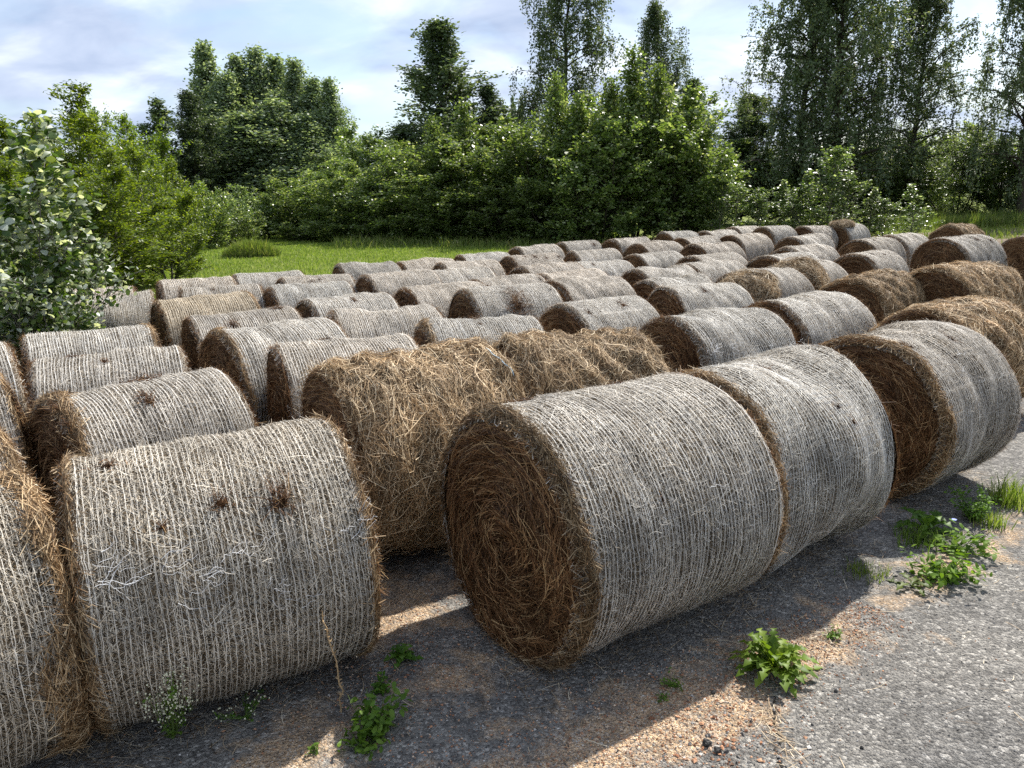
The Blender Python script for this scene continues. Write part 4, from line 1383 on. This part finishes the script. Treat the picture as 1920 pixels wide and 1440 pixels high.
GS = 'green shrubs along the meadow edge'
plant('shrub_a', 'tall_shrub', 1190, 150, 43, 'broad bright green shrub under the slender birch', 'shrub', GS, 118, rot=.2)
plant('shrub_b', 'tall_shrub', 1062, 205, 44, 'tall bright shrub under the lone birch', 'shrub', GS, 98, rot=1.2)
plant('shrub_a', 'tall_shrub', 1275, 215, 42, 'broad shrub at the right end of the tall green thicket', 'shrub', GS, 92, rot=2.2)
plant('shrub_c', 'tall_shrub', 1120, 235, 41, 'lower shrub at the front of the tallest thicket', 'shrub', GS, 90)
plant('shrub_b', 'tall_shrub', 845, 240, 49, 'glossy shrub in front of the tall ragged dark tree', 'shrub', GS, 92, rot=.5)
plant('shrub_a', 'tall_shrub', 925, 275, 47, 'rounded shrub between the ragged dark tree and the lone birch', 'shrub', GS, 92)
plant('shrub_b', 'tall_shrub', 985, 285, 46, 'silvery shrub left of the lone birch', 'shrub', GS, 78)
plant('shrub_c', 'tall_shrub', 775, 285, 48, 'dark dense shrub left of the glossy one at the meadow edge', 'shrub', GS, 92)
plant('shrub_c', 'tall_shrub', 705, 300, 51, 'rounded shrub at the left part of the dark thicket', 'shrub', GS, 80)
plant('shrub_b', 'tall_shrub', 690, 235, 62, 'thin grey green tree in the gap right of the poplars', 'shrub', GS, 60, (.9, .95, .95))
plant('shrub_c', 'tall_shrub', 648, 318, 54, 'pale green shrub where the thicket meets the meadow corner', 'shrub', GS, 68, (1.15, 1.15, 1.1))
plant('shrub_c', 'tall_shrub', 585, 335, 56, 'green shrub in front of the right poplars', 'shrub', GS, 66, (1.1, 1.1, 1))
plant('shrub_c', 'tall_shrub', 535, 368, 58, 'low shrub behind the meadow in front of the poplar clump', 'shrub', GS, 50)
plant('bush_b', 'pale_shrub', 483, 352, 55, 'pale narrow shrub at the far corner of the meadow', 'shrub', GS, 40)
plant('bush_b', 'pale_shrub', 405, 350, 50, 'whitish shrub at the left far corner of the meadow', 'shrub', GS, 50)
plant('bush_a', 'low_bush', 372, 345, 45, 'low bush between the left maples and the meadow corner', 'bush', GS, 55)
plant('bush_a', 'low_bush', 440, 395, 48, 'low green bush behind the round weed clump', 'bush', GS, 45)
plant('bush_a', 'low_bush', 620, 410, 50, 'low bush under the pale shrub at the thicket corner', 'bush', GS, 45)
plant('bush_a', 'low_bush', 560, 415, 52, 'small bush at the back line of the meadow', 'bush', GS, 40)
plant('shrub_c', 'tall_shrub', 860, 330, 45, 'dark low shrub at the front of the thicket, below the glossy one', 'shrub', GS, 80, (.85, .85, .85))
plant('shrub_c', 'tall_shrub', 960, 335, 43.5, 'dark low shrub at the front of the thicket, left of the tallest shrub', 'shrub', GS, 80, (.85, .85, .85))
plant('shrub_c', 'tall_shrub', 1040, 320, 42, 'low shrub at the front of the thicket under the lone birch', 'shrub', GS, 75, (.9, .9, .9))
plant('bush_b', 'pale_shrub', 1318, 300, 41, 'pale leaved shrub at the right foot of the tall thicket', 'shrub', GS, 50)
plant('alder', 'alder_tree', 1300, 150, 64, 'grey green tree behind the right end of the tall thicket', 'tree', None, 62, (1.1, 1.1, 1.1))

GY = 'upright young trees in the thicket'
for px, top, D, w, k, lab in (
        (818, 222, 48, 40, 'shoot_a', 'upright young tree on the left shoulder of the glossy shrub'),
        (872, 188, 48, 38, 'shoot_b', 'pointed young tree in front of the tall ragged dark tree'),
        (948, 226, 46, 38, 'shoot_b', 'pointed young tree between the ragged dark tree and the silvery shrub'),
        (1000, 262, 44, 34, 'shoot_a', 'low upright young tree left of the lone birch stem'),
        (1042, 142, 44, 46, 'shoot_a', 'upright young tree at the left foot of the lone birch'),
        (1088, 176, 42.5, 40, 'shoot_b', 'pointed young tree just right of the lone birch'),
        (1140, 150, 42, 46, 'shoot_a', 'upright young tree between the lone and the slender birch'),
        (1186, 92, 41.5, 52, 'shoot_b', 'tallest pointed young tree at the top of the thicket'),
        (1236, 122, 41.5, 46, 'shoot_a', 'upright young tree right of the thicket top'),
        (1284, 205, 41, 42, 'shoot_b', 'pointed young tree on the falling right end of the thicket'),
        (740, 262, 52, 38, 'shoot_a', 'upright young tree at the left part of the dark thicket'),
        (668, 275, 55, 34, 'shoot_b', 'pointed young tree by the pale shrub at the thicket corner'),
        (610, 322, 57, 32, 'shoot_a', 'small upright young tree in front of the thin airy poplar'),
        (500, 362, 56, 26, 'shoot_b', 'small pointed young tree at the back line of the meadow')):
    plant(k, 'young_tree', px, top, D, lab, 'young tree', GY, w)

GU = 'dark trees under the birches'
plant('alder', 'alder_tree', 1385, 180, 63, 'dark green tree at the left of the big birch group', 'tree', GU, 80)
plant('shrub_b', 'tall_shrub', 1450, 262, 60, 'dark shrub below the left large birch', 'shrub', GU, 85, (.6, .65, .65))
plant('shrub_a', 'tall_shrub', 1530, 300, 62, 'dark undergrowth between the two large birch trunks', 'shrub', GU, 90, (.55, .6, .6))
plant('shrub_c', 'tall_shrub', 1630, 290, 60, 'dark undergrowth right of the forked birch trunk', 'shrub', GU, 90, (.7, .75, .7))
plant('shrub_b', 'tall_shrub', 1705, 250, 64, 'yellowish green shrub below the right birch of the group', 'shrub', GU, 75, (1.1, 1.1, .9))
plant('willow', 'willow_shrub', 1790, 262, 57, 'pale willow shrub in the gap between the birch groups', 'shrub', None, 78)
plant('shrub_b', 'tall_shrub', 1765, 235, 75, 'far yellow green tree seen in the gap between the birches', 'tree', None, 45, (1.3, 1.25, .9))
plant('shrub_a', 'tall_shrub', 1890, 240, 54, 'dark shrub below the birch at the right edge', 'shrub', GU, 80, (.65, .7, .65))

GA = 'young aspens behind the bales'
for px, top, D, w, k, lab in (
        (1555, 275, 38, 62, 'aspen_a', 'tallest young aspen standing before the dark birches'),
        (1525, 320, 39, 46, 'aspen_b', 'young aspen at the left side of the tallest young aspen'),
        (1590, 330, 37, 46, 'aspen_a', 'young aspen at the right side of the tallest young aspen'),
        (1625, 352, 37, 40, 'aspen_b', 'thin young aspen two steps right of the tallest young aspen'),
        (1720, 345, 36, 44, 'aspen_b', 'young aspen standing alone before the tall grass'),
        (1660, 372, 37, 34, 'aspen_a', 'short young aspen left of the one standing alone'),
        (1490, 352, 39, 46, 'aspen_a', 'bushy young aspen below the left large birch'),
        (1455, 338, 40, 42, 'aspen_b', 'upright young aspen left of the bushy one'),
        (1420, 352, 40, 40, 'aspen_a', 'young aspen in the middle between the thicket and the tallest young aspen'),
        (1385, 340, 40, 44, 'aspen_a', 'leafy young aspen close to the thicket end'),
        (1352, 335, 39, 46, 'aspen_a', 'young aspen touching the right end of the tall thicket')):
    plant(k, 'young_aspen', px, top, D, lab, 'young tree', GA, w * .68)

GM = 'ash leaved maples on the left'
plant('maple_a', 'maple_tree', 65, 158, 25, 'tallest yellow green maple at the left edge behind the sapling', 'tree', GM, 130, rot=.4)
plant('maple_a', 'maple_tree', 165, 205, 26, 'yellow green maple right of the tallest left one', 'tree', GM, 105, rot=1.9)
plant('maple_b', 'maple_tree', 250, 200, 31, 'airy maple with see through crown behind the left row', 'tree', GM, 72, (.95, 1.02, .95), rot=3.0)
plant('maple_a', 'maple_tree', 300, 282, 25, 'dark based maple at the right end of the left row beside the meadow', 'tree', GM, 74, rot=4.4)
plant('maple_a', 'maple_tree', 205, 290, 22, 'rounded maple in the middle of the left row', 'tree', GM, 105, rot=5.2)
plant('maple_a', 'maple_tree', 105, 300, 20, 'low dense maple behind the near sapling', 'tree', GM, 130, rot=2.8)
plant('maple_a', 'maple_tree', -40, 200, 22, 'maple cut by the left edge of the picture', 'tree', GM, 120, rot=3.6)

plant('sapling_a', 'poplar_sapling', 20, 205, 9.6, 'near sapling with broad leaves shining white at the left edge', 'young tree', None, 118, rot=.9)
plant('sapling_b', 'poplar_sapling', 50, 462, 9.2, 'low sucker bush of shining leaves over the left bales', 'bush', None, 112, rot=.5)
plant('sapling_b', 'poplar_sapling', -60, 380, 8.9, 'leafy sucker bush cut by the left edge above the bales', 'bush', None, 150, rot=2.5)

# round clump of weeds in the meadow
x = at(462, 37)
n = 5000
r_ = np.random.default_rng(8)
a = r_.uniform(0, 6.28, n)
q = np.sqrt(r_.random(n))
P = np.stack([x + 1.35 * q * np.cos(a), 37 + .9 * q * np.sin(a)], -1)
o = blades('weed_clump', P, .95 * (1.05 - .75 * q ** 2) * r_.uniform(.6, 1.05, n), np.full(n, .035), tall_m, '', 12, .35, kind=None)
tag(o, 'round clump of tall weeds standing alone in the meadow', 'weeds')

# ------------------------------------------------------------------ weeds on the asphalt
W = LEAF['weed']
flower_w = plain_mat('pale_flower', (.62, .62, .45), .7, 40, .15, .2)
flower_b = plain_mat('blue_flower', (.32, .38, .72), .7, 40, .15, .2)
stem_dry = plain_mat('dry_stem', (.42, .30, .17), .9, 50, .4, .1)
stem_green = plain_mat('green_stem', (.10, .15, .04), .7, 50, .3, .2)


def lobed_leaf(mb, base, az, ln, wd, rise, arch, r, lobes=5, mat=0):
    """one toothed leaf arching up and out"""
    k = lobes * 6 + 1
    u = np.linspace(0, 1, k)
    prof = np.sin(pi * (u * .80 + .10)) ** .9 * (.30 + .70 * u ** .7)
    saw = (u * lobes) % 1
    tooth = np.where(saw < .3, saw / .3, (1 - saw) / .7)
    w = wd * prof * (.30 + .95 * tooth ** 1.2) * .62
    w[-1] = 0.0005
    w[0] = wd * .05
    d = np.array([cos(az), sin(az), 0])
    s = np.array([-sin(az), cos(az), 0])
    z = rise * ln * np.sin(u * pi * .5) - arch * ln * u ** 2.4
    c = base + d * (u * ln * cos(rise * .7))[:, None] + np.array([0, 0, 1]) * z[:, None] + s * (r.normal(0, .12) * ln * u ** 2)[:, None]
    c[:, 2] = np.maximum(c[:, 2], .004)
    back = -d * (.25 * w)[:, None]
    fold = np.array([0, 0, 1]) * (.35 * w)[:, None]
    l = c + s * w[:, None] + back + fold
    rr = c - s * w[:, None] + back + fold
    v = np.concatenate([l, c, rr])
    i = np.arange(k - 1)
    f = np.concatenate([np.stack([i, i + 1, i + 1 + k, i + k], -1), np.stack([i + k, i + k + 1, i + 1 + 2 * k, i + 2 * k], -1)])
    mb.add(v, f, mat)


def rosette(px, py, n, ln, wd, label, seed, upright=.6, lobes=5, flower=None, tint=(1, 1, 1), name='lobed_weed'):
    p = ground(px, py)
    r = np.random.default_rng(seed)
    mb = MB()
    for i in range(n):
        az = i * 2.4 + r.uniform(-.3, .3)
        q = i / n
        L_ = ln * r.uniform(.7, 1.15) * (1 - .35 * q)
        lobed_leaf(mb, np.array([0, 0, .005 + .03 * q]), az, L_, wd * r.uniform(.8, 1.2), upright * (.3 + .9 * q) + r.normal(0, .08), .30 - .12 * q, r, lobes)
    root = bpy.data.objects.new(name, None)
    root.location = p
    COL.objects.link(root)
    link('leaves', mb.mesh('leaves', [W]), root, color=(*tint, 1))
    tag(root, label, 'weed')
    if flower:
        fx, fy, fz = flower
        st = MB()
        tube(st, [(0, 0, 0), (fx * .5, fy * .5, fz * .6), (fx, fy, fz)], .003, .002, 5)
        link('stem', st.mesh('stem', [stem_green]), root)
        fb = MB()
        for i in range(14):
            a = i / 14 * 2 * pi
            c = np.array([fx, fy, fz])
            d = np.array([cos(a), sin(a), .25])
            s = np.array([-sin(a), cos(a), 0])
            fb.add([c, c + d * .012 + s * .004, c + d * .019, c + d * .012 - s * .004], [(0, 1, 2, 3)])
        link('flower', fb.mesh('flower', [flower_b]), root)
    return root


def leafy_weed(px, py, stems, hgt, lsize, label, seed, spread=.12, nl=14, flowers=0, tint=(1, 1, 1), name='leafy_weed', lean=(0, 0)):
    p = ground(px, py)
    r = np.random.default_rng(seed)
    sm, lm, fm = MB(), MB(), MB()
    for i in range(stems):
        a = r.uniform(0, 6.28)
        h = hgt * r.uniform(.5, 1.05)
        k = np.linspace(0, 1, 6)[:, None]
        pts = np.array([cos(a), sin(a), 0]) * spread * k ** .8 * r.uniform(.3, 1.2) + np.array([0, 0, h]) * k + np.array([lean[0], lean[1], 0]) * k + r.normal(0, .006, (6, 3)) * k
        tube(sm, pts, .0028, .0012, 5)
        u = r.uniform(.08, 1, nl)
        P = np.stack([np.interp(u, k[:, 0], pts[:, j]) for j in range(3)], -1) + r.normal(0, lsize * .55, (nl, 3))
        P[:, 2] = np.maximum(P[:, 2], .01)
        leaves(lm, P, lsize, r, 0, .5, 1.0, None, 'ovate')
        if flowers:
            m = flowers
            u = r.uniform(.55, 1.05, m)
            P = np.stack([np.interp(u, k[:, 0], pts[:, j]) for j in range(3)], -1) + r.normal(0, .02, (m, 3))
            for c in P:
                th = np.linspace(0, 2 * pi, 7)[:-1]
                ring = np.stack([.0042 * np.cos(th), .0042 * np.sin(th), np.full(6, .002)], -1)
                ring2 = ring * .5 + np.array([0, 0, .004])
                ring0 = ring * .4 - np.array([0, 0, .004])
                fm.add(np.concatenate([ring0, ring, ring2]) + c, grid_faces(3, 6, True))
    root = bpy.data.objects.new(name, None)
    root.location = p
    COL.objects.link(root)
    link('stem', sm.mesh('stem', [stem_green]), root)
    link('leaves', lm.mesh('leaves', [W]), root, color=(*tint, 1))
    if flowers:
        link('flower_heads', fm.mesh('flower_heads', [flower_w]), root)
    tag(root, label, 'weed')
    return root


def grass_tuft(px, py, n, h, rad, label, seed, tint=(1, 1, 1), w=.006, lean=.5):
    p = ground(px, py)
    r = np.random.default_rng(seed)
    P = r.normal(0, rad * .5, (n, 2))
    o = blades('grass_tuft', P, h * r.uniform(.4, 1.1, n), np.full(n, w), blade_m, '', seed, lean, kind=None)
    o.location = p
    o.color = (*tint, 1)
    tag(o, label, 'grass')
    return o


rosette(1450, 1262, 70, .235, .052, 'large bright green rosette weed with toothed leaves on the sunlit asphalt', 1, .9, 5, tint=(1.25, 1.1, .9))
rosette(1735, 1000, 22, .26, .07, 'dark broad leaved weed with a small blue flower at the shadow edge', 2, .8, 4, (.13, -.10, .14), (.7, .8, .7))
leafy_weed(1765, 1085, 26, .13, .048, 'sprawling bright green weed beside the blue flowered one', 3, .22, 12, tint=(1.1, 1.1, .9))
leafy_weed(1790, 1035, 18, .15, .05, 'bright leafy weed between the sprawling one and the feathery one', 13, .2, 12, tint=(1.1, 1.1, .9))
rosette(1708, 1102, 7, .15, .045, 'small flat weed with few reddish green leaves at the left of the sprawling weed', 4, .25, 3, tint=(.9, .7, .8))
leafy_weed(1822, 975, 22, .24, .028, 'feathery green weed up the edge from the blue flowered one', 5, .16, 30, tint=(.9, 1, .9))
grass_tuft(1895, 945, 260, .24, .15, 'tall grass tuft by the bales at the right edge', 6, (1, 1, .9), .007)
grass_tuft(1860, 985, 120, .14, .12, 'short grass between the feathery weed and the right edge', 7, (1, 1, .9))
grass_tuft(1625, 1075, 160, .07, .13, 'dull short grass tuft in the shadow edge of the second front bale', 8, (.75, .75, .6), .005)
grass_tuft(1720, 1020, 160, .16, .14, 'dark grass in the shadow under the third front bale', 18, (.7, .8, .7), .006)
leafy_weed(1262, 1288, 9, .05, .018, 'tiny green weed on the orange gravel at the shadow edge', 9, .05, 9)
leafy_weed(1240, 1312, 5, .03, .014, 'tiniest green sprig just below the tiny weed on orange gravel', 19, .04, 8)
leafy_weed(1557, 1195, 9, .055, .02, 'tiny weed among dry stalks right of the big rosette', 10, .05, 9, tint=(1, 1, .7))
leafy_weed(705, 1375, 22, .16, .042, 'leafy dark green weed in the shade between the two front bales', 11, .13, 14, tint=(.95, 1, .9))
leafy_weed(685, 1405, 10, .06, .03, 'low weed in the sun patch at the foot of the leafy dark one', 20, .1, 10, tint=(1, 1, .8))
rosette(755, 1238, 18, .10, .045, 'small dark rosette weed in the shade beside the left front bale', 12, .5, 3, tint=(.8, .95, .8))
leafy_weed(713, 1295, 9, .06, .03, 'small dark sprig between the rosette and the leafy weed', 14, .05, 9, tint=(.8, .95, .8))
leafy_weed(585, 1412, 5, .03, .02, 'tiny green sprig in the sunlit gravel patch at the bottom', 15, .03, 8)
leafy_weed(325, 1385, 12, .46, .020, 'branching weed with many tiny pale flower heads before the left front bale', 16, .10, 24, 26, (1, 1, .9), 'flowering_weed', (.09, -.13))
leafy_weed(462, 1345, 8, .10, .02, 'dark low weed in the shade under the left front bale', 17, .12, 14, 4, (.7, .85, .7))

# dry stalk
p = ground(640, 1335)
ty = p[1] - .16
q = np.array([at(612, ty, 1148), ty, height_at(612, 1148, ty)])
sm = MB()
r = np.random.default_rng(3)
k = np.linspace(0, 1, 14)[:, None]
pts = p + (q - p) * k + np.array([0.012, 0, 0]) * np.sin(k * 5) + r.normal(0, .004, (14, 3)) * (k > 0)
tube(sm, pts, .0042, .0024, 6)
for i in range(70):
    u = r.uniform(.05, 1)
    c = np.array([np.interp(u, k[:, 0], pts[:, j]) for j in range(3)])
    d = unit(r.normal(size=3) + np.array([0, 0, .5]))
    l = .012 + .016 * r.random() * (1.5 if u > .85 else 1)
    s = unit(np.cross(d, r.normal(size=3)))
    sm.add([c, c + d * l * .5 + s * .003, c + d * l, c + d * l * .5 - s * .003], [(0, 1, 2, 3)])
o = link('dry_stalk', sm.mesh('dry_stalk', [stem_dry]))
tag(o, 'thin brown dried weed stalk standing before the left front bale', 'weed')
